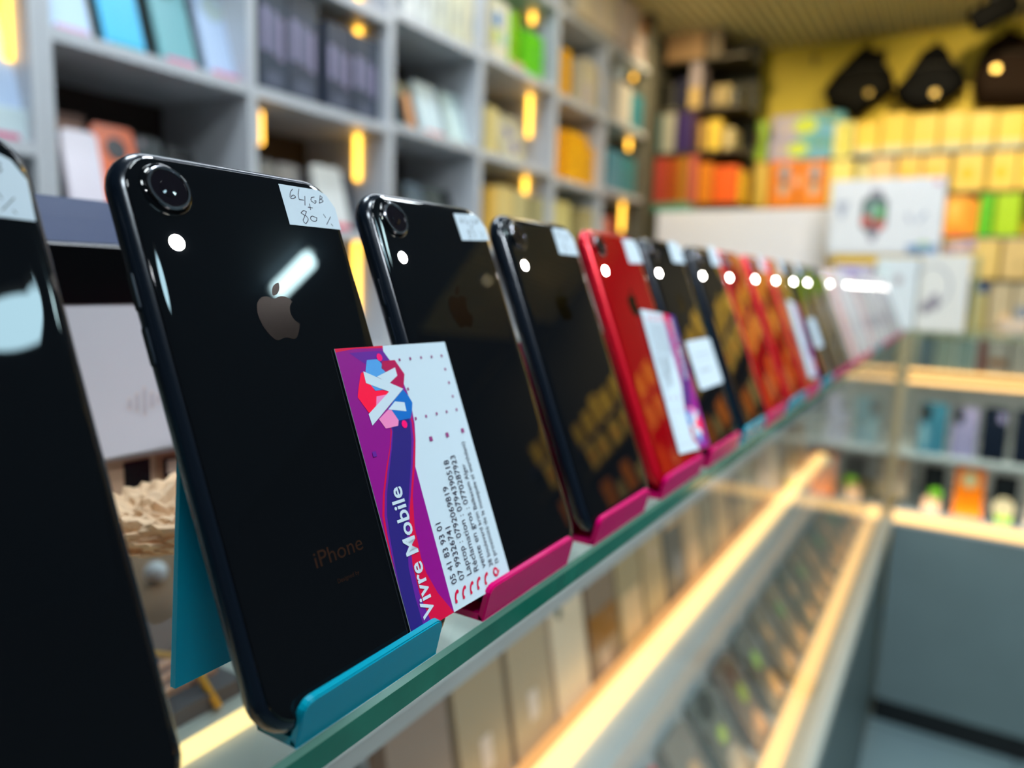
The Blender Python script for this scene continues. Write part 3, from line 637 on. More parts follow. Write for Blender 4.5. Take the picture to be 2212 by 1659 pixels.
# bay 1, upper compartment
zb = .443
leaner(yy(110, 80), yy(203, 98), zb, .155, 'BBD4EC', 'pale blue phone at the left end of the top-left compartment', 'D8A0C0')
leaner(yy(232, 105), yy(318, 122), zb, .155, '56BFEA', 'bright sky blue phone in the top-left compartment', '20A8B8', patch=[(.45, .93, .16, '46606A')])
leaner(yy(352, 130), yy(430, 148), zb, .155, '76AEB4', 'teal grey phone on a pink base in the top-left compartment', 'E0508C', patch=[(.45, .88, .28, '5F9090')])
leaner(yy(452, 150), yy(528, 172), zb, .155, 'BCD0EC', 'pale blue phone at the right end of the top-left compartment', 'E0608C', patch=[(.5, .84, .3, 'B2C4C4')])
for k, (a_, b_) in enumerate(((150, 240), (270, 350))):
    crate(yy(a_, 90, -1.10), yy(b_, 110, -1.10), zb, .16, ('8C7448', '4A3C30')[k], ('tan brown box behind the pale blue phone', 'dark brown box behind the sky blue phone')[k], X=-1.11, depth=.03)
# bay 1, lower compartment
zb = .18
leaner(yy(150, 412), yy(228, 412), zb, .135, 'DBD3DE', 'pinkish white phone under the top-left compartment', None, X=-1.02, tilt=.22)
leaner(yy(232, 400), yy(320, 400), zb+.02, .135, 'E8672E', 'bright orange phone case under the top-left compartment', None, X=-1.04, patch=[(.52, .72, .26, '14101C')], tilt=.22, cat='phone case', name='phone_case')
leaner(yy(335, 400), yy(395, 400), zb+.02, .13, '1C2A30', 'dark slate phone right of the orange case', None, X=-1.06, patch=[(.3, .92, .12, '8C8088')], tilt=.22)
leaner(yy(405, 400), yy(465, 400), zb+.02, .125, '0A0D12', 'black phone right of the dark slate phone', None, X=-1.06, tilt=.22)
crate(yy(128, 250, -1.05), yy(212, 250, -1.05), .245, .10, '6A4E44', 'brown pink small boxes stacked in the shelf corner', X=-1.09, depth=.06, prints=[(.1, .72, .95, .86, 'B08A78'), (.1, .40, .95, .60, 'C09080'), (.35, .12, .8, .30, 'D8A84A')])
crate(yy(128, 260, -1.06), yy(218, 260, -1.06), .18, .064, '241C20', 'black box under the brown pink boxes', X=-1.07, depth=.09)
# bay 0
zb = .279
leaner(yy(-55, 240), yy(52, 245), zb+.042, .16, 'B4C8E4', 'pale blue phone box at the left frame edge beside the shelf upright', None, X=-1.03, patch=[(.45, .68, .16, '14181C')])
crate(yy(-60, 300), yy(58, 300), zb, .045, 'CFE0E4', 'low white box with a pink lower rim at the left frame edge', X=-1.02, prints=[(.0, .0, .8, .22, 'D8407C')])
# bay 2, upper: four big dark boxes with pale lettering shapes
zb = .443
for k, (a_, b_, h_, l_) in enumerate(((562, 622, .205, 'leftmost dark blue box with big pale strokes'), (625, 688, .200, 'second dark blue box with big pale strokes'), (706, 760, .175, 'third dark blue box with big pale strokes'), (763, 818, .172, 'rightmost dark blue box with big pale strokes'))):
    X = -1.02
    crate(yy(a_, 190+k*20, X), yy(b_, 195+k*20, X), zb, h_, ('2C3A4C', '343E50', '303A4E', '323E50')[k], l_, X=X, depth=.16, prints=[(.08, .36, .30, .74, '8C88A8'), (.42, .34, .62, .72, '807E9C'), (.70, .30, .88, .68, '8880A0'), (.2, .06, .8, .2, '50586C')])
crate(yy(698, 60, -1.05), yy(746, 70, -1.05), .443+.177, .016, 'C8BCA8', 'small cream box lying on the third dark blue box', X=-1.06, depth=.05)
# bay 2, lower
zb = .203
leaner(yy(690, 482), yy(752, 497), zb, .135, 'D2D6D6', 'white phone on a pink base under the dark blue boxes', 'D8305C', X=-1.02, tilt=.26)
for k, (a_, b_, c_) in enumerate(((580, 630, '161E20'), (634, 682, '5C5C60'), (760, 790, '3A3E48'))):
    leaner(yy(a_, 480), yy(b_, 490), zb, .13, c_, ('black phone nearest the upright in the compartment under the dark boxes', 'grey phone left of the white one under the dark boxes', 'slate phone right of the white one under the dark boxes')[k], None, X=-1.04)
# bay 3 top: white boxes
zb = .693
for k, (a_, b_) in enumerate(((862, 893), (896, 926), (929, 962), (965, 998), (1001, 1030))):
    crate(yy(a_, 30+k*18), yy(b_, 36+k*18), zb, .17, ('D6DADA', 'CED4D2', 'C6CABC', 'C8C8B0', 'CFC8AC')[k], ('white box at the left end of the high shelf row', 'second white box of the high shelf row', 'third white box of the high shelf row', 'fourth cream box of the high shelf row', 'cream box at the right end of the high shelf row')[k], prints=[(.35, .25, .6, .5, 'A4AAA4')])
# bay 3 middle
zb = .453
leaner(yy(868, 268), yy(905, 275), zb, .115, '0C4048', 'dark teal phone leaning beside the white pair', '109090')
leaner(yy(885, 270, -1.015), yy(898, 274, -1.015), zb, .085, 'C88A60', 'narrow copper phone before the dark teal one', None, X=-1.012)
leaner(yy(915, 280), yy(963, 292), zb, .135, 'C6DAE2', 'white phone on a red base, left of the white pair', 'E8807C')
leaner(yy(975, 297), yy(1020, 310), zb, .135, 'CBDFDC', 'white phone, right of the white pair in the brown compartment', None)
# bay 3 lower
zb = .203
for k, (a_, b_, c_) in enumerate(((868, 900, '0C1014'), (912, 948, '6C7C88'), (955, 990, '59605C'), (996, 1022, '10141A'))):
    leaner(yy(a_, 520), yy(b_, 530), zb, .145, c_, ('black phone first in the dark compartment under the white pair', 'slate blue phone in the dark compartment under the white pair', 'grey phone in the dark compartment under the white pair', 'black phone last in the dark compartment under the white pair')[k], None, X=-1.05)
# bay 4
zb = .700
crate(yy(1052, 128), yy(1091, 134), zb, .155, 'D4CFB4', 'white box with blue and yellow spots on the high shelf', prints=[(.15, .55, .55, .82, '2878B8'), (.1, .28, .45, .52, 'B8C040'), (.5, .30, .8, .5, '9CC8C0')])
crate(yy(1094, 134), yy(1112, 138), zb, .150, '7CB80A', 'narrow lime green box on the high shelf')
crate(yy(1125, 150), yy(1166, 156), zb, .125, '62C60C', 'bright green box under the light bar on the high shelf', prints=[(.55, .3, .75, .8, '58BE40')])
crate(yy(1096, 140), yy(1124, 146), zb, .022, 'D0A878', 'low tan box between the two green boxes', X=-1.015, depth=.05)
zb = .450
crate(yy(1045, 332), yy(1066, 336), zb, .125, 'E2D08C', 'cream yellow box left of the spotted white box')
leaner(yy(1084, 345), yy(1135, 352), zb, .135, 'C9C4A8', 'white box with violet and pink spots leaning in the middle shelf', None, patch=[(.45, .62, .12, '5A50A0'), (.6, .32, .13, 'D08090')], cat='box', name='retail_box', tilt=.24)
crate(yy(1072, 330, -1.12), yy(1140, 345, -1.12), zb, .14, 'E0C070', 'tall yellow box behind the spotted white box', X=-1.13, depth=.05)
zb = .203
for k, (a_, b_, c_, h_) in enumerate(((1045, 1062, 'E8B850', .16), (1064, 1100, 'E0C880', .17), (1103, 1130, 'C8BC84', .165), (1140, 1170, 'A8A070', .16))):
    crate(yy(a_, 540), yy(b_, 545), zb, h_, c_, ('orange yellow box at the left of the lowest visible compartment', 'cream box second in the lowest visible compartment', 'pale olive box before the light bar in the lowest compartment', 'olive box right of the light bar in the lowest compartment')[k])
# bay 5 and 6
zb = .690
def yb(px, X=-1.03): return at(px, 230, 0, X).y
crate(yb(1206), yb(1224), zb, .148, 'E8A80C', 'thin amber box standing against the shelf upright')
b5 = crate(yb(1250), yb(1281), zb, .155, 'CFC4A4', 'cream round-topped box on the high right shelf', prints=[(.1, .05, .6, .55, 'C4B8B8')])
crate(yb(1284), yb(1304), zb, .145, 'B0A08C', 'taupe box beside the cream one on the high right shelf', prints=[(.1, .1, .4, .5, '4A5048')])
crate(yb(1322), yb(1358), zb-.0, .155, 'CDC8C0', 'white box right of the taupe box on the high right shelf')
b = bmesh.new(); bmesh.ops.create_uvsphere(b, u_segments=24, v_segments=14, radius=.024)
c0 = Vector((-1.05, yb(1340), .697+.155+.024))
for v in b.verts: v.co += c0
props(mesh('round_speaker', b, hm('B8C6D4', .3), smooth=True), 'pale blue ball resting on the white box on the high right shelf', 'ball speaker')
crate(yb(1364), yb(1388), .697, .135, '1F7C90', 'teal box beside the light bar on the high right shelf')
zb = .437
crate(yb(1194), yb(1215), zb, .155, 'F0A008', 'amber box at the left of the middle right compartment')
crate(yb(1218), yb(1262), zb, .158, 'FBB400', 'wide amber box in the middle right compartment', X=-1.01)
crate(yb(1266), yb(1296), zb, .140, 'EFAA08', 'smaller amber box in the middle right compartment', X=-1.03)
crate(yb(1311), yb(1343), .449, .145, '4C96B0', 'light blue box beside the amber boxes')
crate(yb(1345), yb(1374), .449, .138, '2C8290', 'darker blue box under the small light bar')
zb = .203
crate(yb(1198), yb(1236), zb, .165, 'D8CC80', 'pale yellow box below the amber boxes')
crate(yb(1262), yb(1296), zb, .160, 'B8A870', 'sand box below the smaller amber box')
crate(yb(1302), yb(1316), zb, .145, 'D8A890', 'pale pink box below the light blue box')
crate(yb(1318), yb(1332), zb, .148, 'E05838', 'red box below the light blue box')
# leaning white packs on the very top right shelf
zb = .94
for k, (a_, b_) in enumerate(((1210, 1250), (1254, 1300), (1304, 1352))):
    crate(yb(a_), yb(b_), zb, .17, ('CABBA0', 'CFC0AC', 'C8B8B4')[k], ('first pale pack on the topmost right shelf', 'second pale pack on the topmost right shelf', 'third pale pack with a dark spot on the topmost right shelf')[k], prints=[(.6, .1, .8, .3, '7A5848')] if k == 2 else None, X=-.985, depth=.2)
crate(yb(1364), yb(1404), .94, .12, 'B4A4A4', 'grey pink pack with a dark spot beside the dark shelf post', prints=[(.35, .4, .65, .6, '5A4440')])
crate(yb(1364), yb(1404), .94+.1215, .06, 'B8740C', 'flat orange box on the grey pink pack beside the dark shelf post')

# ---------------------------------------------------------------- end wall: packs, bags, shelves
def pack(px0, py0, px1, py1, Y, depth, col, label, prints=None, name='retail_box', cat='box', group=None, skew=0, bev=.004, zb=None, rough=.4, side=None):
    a_ = at(px0, (py0+py1)/2, 1, Y); b_ = at(px1, (py0+py1)/2, 1, Y); t0 = at((px0+px1)/2, py0, 1, Y); b0 = at((px0+px1)/2, py1, 1, Y)
    z0 = b0.z if zb is None else zb
    x0, x1, z1 = a_.x, b_.x, t0.z
    t = props(empty(name, ((x0+x1)/2, Y, ZO+z0)), label, cat, group)
    bm_ = bx(bmesh.new(), (x0, Y, z0), (x1, Y+depth, z1), 0, min(bev, (x1-x0)*.15))
    part('carton', bm_, hm(col, rough), t)
    for k, (fa, fb, fc, fd, pc, shp) in enumerate(prints or []):
        bm_ = bmesh.new(); xa, xb, za, zc = x0+(x1-x0)*fa, x0+(x1-x0)*fc, z0+(z1-z0)*fb, z0+(z1-z0)*fd
        P = ell((xa+xb)/2, (za+zc)/2, (xb-xa)/2, (zc-za)/2) if shp == 'o' else [(xa, za), (xb, za), (xb, zc), (xa, zc)]
        A = [bm_.verts.new((p_[0], Y-.0006-.0003*k, p_[1])) for p_ in P]; B_ = [bm_.verts.new((p_[0], Y+.0001, p_[1])) for p_ in P]
        bm_.faces.new(A); n_ = len(A)
        for i_ in range(n_): bm_.faces.new((A[i_], A[(i_+1) % n_], B_[(i_+1) % n_], B_[i_]))
        part('print', bm_, hm(pc, .5), t)
    return t
def board(px0, px1, py, Y, depth, col, label, th=.014):
    a_ = at(px0, py, 1, Y); b_ = at(px1, py, 1, Y); z = at((px0+px1)/2, py, 1, Y).z
    o = mesh('wall_shelf', box((a_.x, Y-.002, z-th), (b_.x, min(Y+depth, 3.384), z)), hm(col, .4)); props(o, label, 'shelf'); return z
BW = 3.27
# yellow rows
z1 = board(1836, 2330, 322, BW, .13, '1E2C6A', 'navy blue wall shelf under the upper row of yellow boxes')
G1 = 'upper row of yellow boxes on the end wall'; G2 = 'lower row of yellow boxes on the end wall'
rows1 = [(1848, 1899, 262), (1904, 1962, 244), (1965, 2028, 246), (2032, 2088, 242), (2092, 2150, 240), (2154, 2216, 238), (2220, 2282, 238)]
n1 = ['yellow box at the left end of the upper yellow row', 'second yellow box of the upper yellow row', 'third yellow box of the upper yellow row', 'fourth yellow box of the upper yellow row', 'fifth yellow box of the upper yellow row', 'yellow box of the upper yellow row cut by the right frame edge', 'yellow box just past the right frame edge in the upper row']
for (a_, b_, y_), l_ in zip(rows1, n1):
    pack(a_, y_, b_, 320, BW, .10, 'F4CE48', l_, [(.05, 0, .95, .2, 'DCDCA8', 'r')], group=G1, zb=z1)
z2 = board(1836, 2330, 412, BW, .13, '5A4A10', 'dark olive wall shelf under the lower row of yellow boxes')
rows2 = [(1852, 1876, 350, 'E4DC9C'), (1880, 1932, 330, 'E8C888'), (1938, 1988, 334, 'F4CE64'), (1992, 2052, 334, 'F6D064'), (2060, 2128, 328, 'F8D462'), (2136, 2196, 325, 'F8D462'), (2200, 2262, 325, 'F8D462')]
n2 = ['narrow pale yellow box at the left end of the lower yellow row', 'cream box second in the lower yellow row', 'third box of the lower yellow row with a small amber oval', 'fourth box of the lower yellow row, above the watch box corner', 'fifth box of the lower yellow row with a large amber oval', 'sixth box of the lower yellow row with a large amber oval', 'yellow box of the lower row cut by the right frame edge']
for i, ((a_, b_, y_, c_), l_) in enumerate(zip(rows2, n2)):
    pr_ = [] if i < 2 else [(.22, .28, .66, .62, 'FBBE00', 'o')]
    pack(a_, y_, b_, 411, BW, .10, c_, l_, pr_, group=G2, zb=z2)
# the rows go on behind the right frame edge: seen mirrored in the phones
def far_row(z, n, x0, dx, w_, h_, col, lab, grp, oval=None):
    t = None
    for k in range(n):
        if t is None:
            t = props(empty('retail_box', (0, BW, ZO)), lab, 'box', grp)
            part('carton', box((-w_/2, BW, 0), (w_/2, BW+.10, h_), .004), hm(col, .4), t)
            if oval:
                b = bmesh.new(); A = [b.verts.new((p_[0], BW-.0006, p_[1])) for p_ in ell(0, h_*.45, w_*.25, h_*.18)]; b.faces.new(A); part('print', b, hm(oval, .5), t)
            c = t
        else:
            c = t.copy(); COL.objects.link(c)
            for ch in t.children: d = ch.copy(); COL.objects.link(d); d.parent = c
        c.location = (x0+k*dx+random.uniform(-.012, .012), BW+random.uniform(0, .012), ZO+z); c.scale = (random.uniform(.85, 1.25), 1, random.uniform(.72, 1.12))
xr = at(2300, 300, 1, BW).x
zc_ = at(2200, 500, 1, BW).z
DZ = .17; f1, f2, f3, f4 = z1-DZ, z2-DZ, zc_-.10-DZ, zc_-.30-DZ
for zz, cc in ((f1, '1E2C6A'), (f2, '5A4A10'), (f3, '4A4010'), (f4, '4A4010')):
    o = mesh('wall_shelf', box((xr+.03, BW-.002, zz-.014), (1.85, 3.384, zz)), hm(cc, .4))
    props(o, {f1: 'navy wall shelf past the right frame edge', f2: 'olive wall shelf past the right frame edge', f3: 'third wall shelf past the right frame edge, mirrored in the phones', f4: 'lowest wall shelf past the right frame edge, mirrored in the phones'}[zz], 'shelf')
far_row(f1, 9, xr+.09, .150, .095, .145, 'F4CE48', 'yellow box in the upper row beyond the right frame edge, mirrored in the phones', 'upper yellow boxes beyond the right frame edge')
far_row(f2, 8, xr+.09, .165, .10, .125, 'F8D462', 'yellow box with an amber oval beyond the right frame edge, mirrored in the phones', 'lower yellow boxes beyond the right frame edge', 'FB9A00')
far_row(f3, 5, xr+.12, .290, .11, .155, 'F08A18', 'orange pack beyond the right frame edge, mirrored in the phones', 'orange packs beyond the right frame edge')
far_row(f3, 4, xr+.26, .290, .07, .11, 'D8C27A', 'cream pack between orange ones beyond the right frame edge', 'cream packs beyond the right frame edge')
far_row(f4, 6, xr+.12, .230, .13, .150, 'CDBB6A', 'wide cream box on the lowest wall shelf beyond the right frame edge', 'wide cream boxes beyond the right frame edge')
# third and fourth rows at the right
z3 = board(2030, 2330, 604, BW, .13, '24240E', 'dark wall shelf under the cream packs at the right')
pack(2040, 424, 2092, 512, BW, .05, 'FDAE2C', 'orange pouch under the yellow boxes beside the watch box', [(.15, .45, .6, .9, 'FFC858', 'o'), (.1, .0, .9, .25, 'FF8C00', 'o')], name='pouch_pack', cat='pack', zb=z3+.16)
pack(2094, 430, 2113, 500, BW, .05, 'F8A020', 'narrow amber pouch beside the orange pouch', name='pouch_pack', cat='pack', zb=z3+.16)
pack(2116, 418, 2146, 482, BW, .05, '5CC400', 'green pack beside the orange pouch', name='pouch_pack', cat='pack', zb=z3+.16)
pack(2150, 414, 2206, 488, BW, .05, 'A8D400', 'lime pack right of the green pack', name='pouch_pack', cat='pack', zb=z3+.16)
o = mesh('wall_shelf', box((at(2030, 505, 1, BW).x, BW-.002, z3+.152), (xr, 3.384, z3+.1595)), hm('123A7C', .4)); props(o, 'blue wall shelf under the orange and green packs', 'shelf')
pack(2096, 512, 2158, 602, BW, .07, 'D8C27C', 'cream pack under the green pack', zb=z3)
pack(2164, 512, 2226, 602, BW, .07, 'CDB884', 'cream pack with a faint dark mark at the right frame edge', [(.5, .25, .75, .45, 'B0A070', 'o')], zb=z3)
pack(2034, 520, 2092, 602, BW, .07, 'DCC078', 'golden cream pack behind the pink strip', zb=z3)
z4 = board(2030, 2330, 716, BW, .13, '8C8C62', 'olive grey wall shelf at the right above the counter')
pack(2096, 612, 2130, 714, BW, .06, 'B0AE80', 'pale olive box with a blue top edge at the right', [(.0, .8, 1, 1, '1A4A8A', 'r')], zb=z4)
pack(2136, 608, 2184, 714, BW, .06, 'B4AE9A', 'greige box beside the pale olive one', [(.5, .15, .98, .36, 'D8BC98', 'o')], zb=z4)
pack(2188, 612, 2232, 714, BW, .06, 'B0AC9C', 'greige box with a slate blue corner at the right frame edge', [(.1, .25, .9, .55, '7C8CA8', 'o')], zb=z4)
pack(2160, 692, 2226, 714, BW-.075, .07, 'D4CCCC', 'low pinkish white box at the right frame edge', zb=z4)
o = mesh('shelf_bracket', box((at(2098, 700, 1, BW).x, BW-.08, z4-.014), (at(2230, 700, 1, BW).x, BW-.0025, z4-.0005)), hm('8C8C62', .4)); props(o, 'olive ledge carrying the low pinkish white box', 'ledge')
# lime box, double packs, orange packs on a ledge
z5 = board(1590, 1836, 446, BW, .13, 'A08020', 'mustard wall shelf under the orange watch packs')
OW = [(.22, .50, .50, .82, '8A8C94', 'o'), (.22, .18, .50, .44, 'B8A898', 'o'), (.26, .42, .46, .54, '202020', 'o')]
pack(1661, 346, 1722, 444, BW, .06, 'E88200', 'left orange pack with a silver watch picture', [(.34, .55, .74, .90, '8E93A2', 'o'), (.34, .24, .74, .52, 'BCA898', 'o'), (.40, .46, .68, .60, '3A4038', 'o')], zb=z5)
pack(1725, 346, 1786, 444, BW, .06, 'E68400', 'right orange pack with a silver watch picture', [(.36, .55, .76, .90, '8E93A2', 'o'), (.36, .24, .76, .52, 'BCA898', 'o'), (.42, .46, .70, .60, '3A4038', 'o')], zb=z5)
b = bmesh.new(); c0 = at(1722, 392, 1, BW-.004)
loft(b, [[(c0.x+.019*math.cos(q*.2618), y_, c0.z+.019*math.sin(q*.2618)) for q in range(24)] for y_ in (BW-.0025, BW-.006)])
props(mesh('round_sticker', b, hm('F0A888', .5)), 'pale pink round tag between the two orange watch packs', 'tag')
pack(1618, 352, 1657, 444, BW, .06, 'E4C050', 'tall cream yellow box left of the orange watch packs', zb=z5)
pack(1790, 345, 1842, 444, BW, .06, 'E8D878', 'pale yellow box right of the orange watch packs', zb=z5)
zt = at(1720, 346, 1, BW).z+.001
G3 = 'teal and lilac earphone packs stacked on the orange packs'
for k, (a_, b_, ya, yb_) in enumerate(((1660, 1796, 302, 344), (1670, 1822, 246, 301))):
    za = zt if k == 0 else zt+.0835
    pack(a_, ya, b_, yb_, BW+.005, .07, '58AAB8', ('lower teal and lilac pack with a lime oval above the orange packs', 'upper teal and lilac pack with a lime oval')[k], [(.0, .0, .40, 1, 'A09CC0', 'r'), (.05, .15, .36, .95, 'B4AAB8', 'o'), (.30, .20, .64, .88, 'C4D838', 'o'), (.66, .05, .97, .55, '64A8CC', 'r'), (.70, .66, .94, .80, '6C8850', 'r')], group=G3, zb=za)
pack(1800, 262, 1842, 344, BW+.002, .05, 'DCDC90', 'pale yellow green box right of the teal and lilac packs', [(.35, .1, .8, .9, 'D4CC40', 'r')], zb=zt)
pack(1598, 262, 1656, 344, BW, .06, '9CC400', 'lime green pack with a tan oval window', [(.2, .28, .72, .80, 'A8904A', 'o')], zb=zt+.005)
o = mesh('wall_shelf', box((at(1590, 346, 1, BW).x, BW-.002, zt-.008), (at(1659, 346, 1, BW).x, 3.399, zt+.0045)), hm('A08020', .4)); props(o, 'short mustard shelf under the lime pack', 'shelf')
# corner shelf unit left of the yellow wall
YC = 3.00
cu = props(empty('corner_shelving', (-.95, 3.15, 0)), 'dark corner shelving between the wall grid and the yellow wall', 'shelving')
xa = at(1416, 300, 1, YC).x; xb = at(1600, 300, 1, YC).x
zz_ = [at(1500, q, 1, YC).z for q in (126, 232, 326, 440)]
part('upright', box((xa-.03, YC, FZ), (xa-.005, 3.25, CZ-.005)), mat('dark_post', hexc('5C5A4C'), .5), cu)
part('back_panel', box((xa-.005, 3.24, FZ), (xb, 3.25, CZ-.005)), mat('corner_back', hexc('2A2810'), .6), cu)
for z in zz_: part('shelf', box((xa-.005, YC+.005, z-.012), (xb, 3.24, z)), mat('corner_shelf', hexc('3A3018'), .5), cu)
G4 = 'mixed boxes in the corner shelving'
def cpk(a_, ya, b_, yb_, zi, c_, l_, pr_=None, Y=YC+.01, d=.12): pack(a_, ya, b_, yb_, Y, d, c_, l_, pr_, group=G4, zb=zz_[zi]+.0005)
cpk(1440, 32, 1522, 124, 0, 'A4825C', 'square tan box at the top of the corner shelving')
cpk(1526, 52, 1560, 124, 0, '6A5C48', 'grey brown box right of the square tan box')
cpk(1422, 180, 1456, 230, 1, '16160C', 'black box in the second corner shelf')
cpk(1460, 170, 1488, 230, 1, '04082E', 'navy box in the second corner shelf')
cpk(1490, 134, 1514, 230, 1, '9C8E92', 'tall lavender grey box in the second corner shelf', [(.0, .0, 1, .45, 'C0A060', 'r')])
cpk(1518, 200, 1540, 230, 1, '3A3030', 'low dark box in the second corner shelf')
cpk(1542, 184, 1560, 230, 1, 'A08A58', 'first tan strip box in the second corner shelf')
cpk(1563, 182, 1578, 230, 1, '9A8650', 'second tan strip box in the second corner shelf')
cpk(1581, 190, 1594, 230, 1, '1A2428', 'thin black box at the right of the second corner shelf')
cpk(1430, 234, 1457, 324, 2, 'A8A696', 'grey white box in the third corner shelf')
cpk(1420, 240, 1428, 324, 2, '2C666E', 'thin teal box at the left of the third corner shelf')
cpk(1459, 234, 1496, 324, 2, '35205E', 'purple box in the third corner shelf')
cpk(1498, 244, 1506, 324, 2, '4A1418', 'thin dark red box in the third corner shelf')
cpk(1509, 262, 1524, 324, 2, 'B89048', 'narrow tan box in the third corner shelf')
cpk(1530, 258, 1556, 324, 2, 'EFC844', 'bright yellow box in the third corner shelf')
cpk(1562, 276, 1584, 324, 2, 'C8B47C', 'cream narrow box in the third corner shelf')
cpk(1413, 342, 1436, 438, 3, 'BE4638', 'brick red box in the lowest corner shelf')
cpk(1438, 342, 1462, 438, 3, 'AE4A08', 'rust brown box in the lowest corner shelf')
cpk(1464, 338, 1482, 438, 3, 'B87A10', 'mustard box in the lowest corner shelf')
cpk(1486, 334, 1504, 438, 3, 'CC6450', 'salmon box in the lowest corner shelf')
cpk(1507, 352, 1538, 438, 3, 'E08000', 'orange box in the lowest corner shelf')
cpk(1541, 358, 1592, 438, 3, 'F06000', 'wide deep orange box in the lowest corner shelf', Y=YC+.006)
cpk(1595, 368, 1606, 438, 3, 'E8B400', 'thin yellow box at the end of the lowest corner shelf')
# three dark sling bags hanging on the yellow wall
def bag(P, label, col, logo, hang, th=.07):
    Y = 3.30; pts = [at(x, y, 1, Y) for x, y in P]; cx = sum(p.x for p in pts)/len(pts); cz = sum(p.z for p in pts)/len(pts)
    t = props(empty('sling_bag', (cx, Y, ZO+cz)), label, 'bag', 'dark bags hanging on the yellow wall')
    b = bmesh.new(); rings = []
    for k, y_ in ((.80, 3.262), (.95, 3.272), (1.0, 3.300), (1.0, 3.345), (.93, 3.372)):
        rings.append([(cx+(p.x-cx)*k, y_, cz+(p.z-cz)*k) for p in pts])
    loft(b, rings); part('body', b, mat('bag_'+col, hexc(col), .9, spec=.15), t, smooth=True)
    b = bmesh.new(); ct = [(cx+(p.x-cx)*.72, 3.2585, cz+(p.z-cz)*.55-.02) for p in pts]; loft(b, [ct, [(x, 3.2640, z) for x, y, z in ct]]); part('front_pocket', b, mat('bag_pocket_'+col, tuple(c*1.4 for c in hexc(col)), .8, spec=.2), t)
    h = at(hang[0], hang[1], 1, 3.385)
    top = max(pts, key=lambda p: p.z)
    b = tube(bmesh.new(), [(top.x-.01, 3.34, top.z-.01), (h.x-.006, 3.365, (top.z+h.z)/2), (h.x, 3.385, h.z), (h.x+.008, 3.365, (top.z+h.z)/2), (top.x+.012, 3.34, top.z-.01)], .004, 6); part('strap', b, black_plastic, t, smooth=True)
    p = at(logo[0], logo[1], 1, 3.256); b = bmesh.new()
    loft(b, [[(p.x+.013*math.cos(q*.3927), y_, p.z+.013*math.sin(q*.3927)) for q in range(16)] for y_ in (3.2583, 3.2545)]); part('badge', b, mat('bag_badge', hexc('C8A850'), .3, metal=.3), t)
    b = tube(bmesh.new(), [(cx-.10, 3.262, cz+.03), (cx, 3.2575, cz+.045), (cx+.10, 3.262, cz+.03)], .002, 6); part('zip', b, mat('bag_zip', (.05, .045, .035), .4), t)
    return t
bag([(1778, 198), (1800, 168), (1838, 128), (1868, 100), (1902, 112), (1914, 104), (1910, 132), (1928, 158), (1934, 192), (1900, 214), (1842, 258), (1826, 236), (1790, 232)], 'black sling bag at the left on the yellow wall', '0D0B06', (1877, 201), (1880, 88))
bag([(1942, 222), (1930, 196), (1955, 168), (1992, 112), (2022, 94), (2046, 104), (2058, 130), (2080, 152), (2090, 180), (2062, 204), (2020, 232), (1975, 238)], 'black sling bag in the middle on the yellow wall', '060606', (2019, 201), (2026, 84))
bag([(2108, 226), (2100, 180), (2112, 128), (2130, 96), (2178, 66), (2215, 80), (2250, 110), (2262, 190), (2240, 228)], 'dark brown backpack cut by the right frame edge on the yellow wall', '1C0F04', (2152, 148), (2180, 56))
b = bmesh.new(); P = [at(x, y, 1, 3.385) for x, y in ((1756, 118), (1763, 118), (1763, 138), (1756, 138))]
loft(b, [[(p.x, y_, p.z) for p in P] for y_ in (3.37, 3.399)]); props(mesh('wall_hook', b, hm('8C7420', .5)), 'small empty hook on the yellow wall left of the bags', 'hook')
# dark device hanging from the ceiling, top right corner
p = at(2150, 8, 2, CZ-.06)
t = props(empty('surveillance_camera', (p.x, p.y, ZO+CZ)), 'black device hanging from the ribbed ceiling at the top right corner', 'camera')
part('mount', box((p.x-.02, p.y-.02, CZ-.045), (p.x+.02, p.y+.02, CZ-.004)), black_plastic, t)
b = bmesh.new(); lathe(b, [(.034, -.07), (.042, -.06), (.042, .06), (.034, .07)], 0, 0, 24)
bmesh.ops.transform(b, matrix=Matrix.Translation((p.x, p.y, CZ-.085)) @ Matrix.Rotation(-.35, 4, 'Y') @ Matrix.Rotation(1.45, 4, 'Y'), verts=b.verts); part('barrel', b, mat('matte_black_device', (.004, .004, .004), .9, spec=.1), t, smooth=True)

# ---------------------------------------------------------------- on the back counter
zc = -.0045
def cbox(px0, py0, px1, py1, Y, d, col, label, pr_=None, zb=zc, name='retail_box', cat='box'): return pack(px0, py0, px1, py1, Y, d, col, label, pr_, zb=zb, name=name, cat=cat)
cbox(1417, 453, 1790, 560, 2.64, .20, 'E6E2E2', 'long plain white carton lying behind the far phones')
pack(1408, 438, 1488, 454, 2.70, .10, '2E7C60', 'green box edge showing above the long white carton', zb=at(1600, 453, 1, 2.64).z+.001)
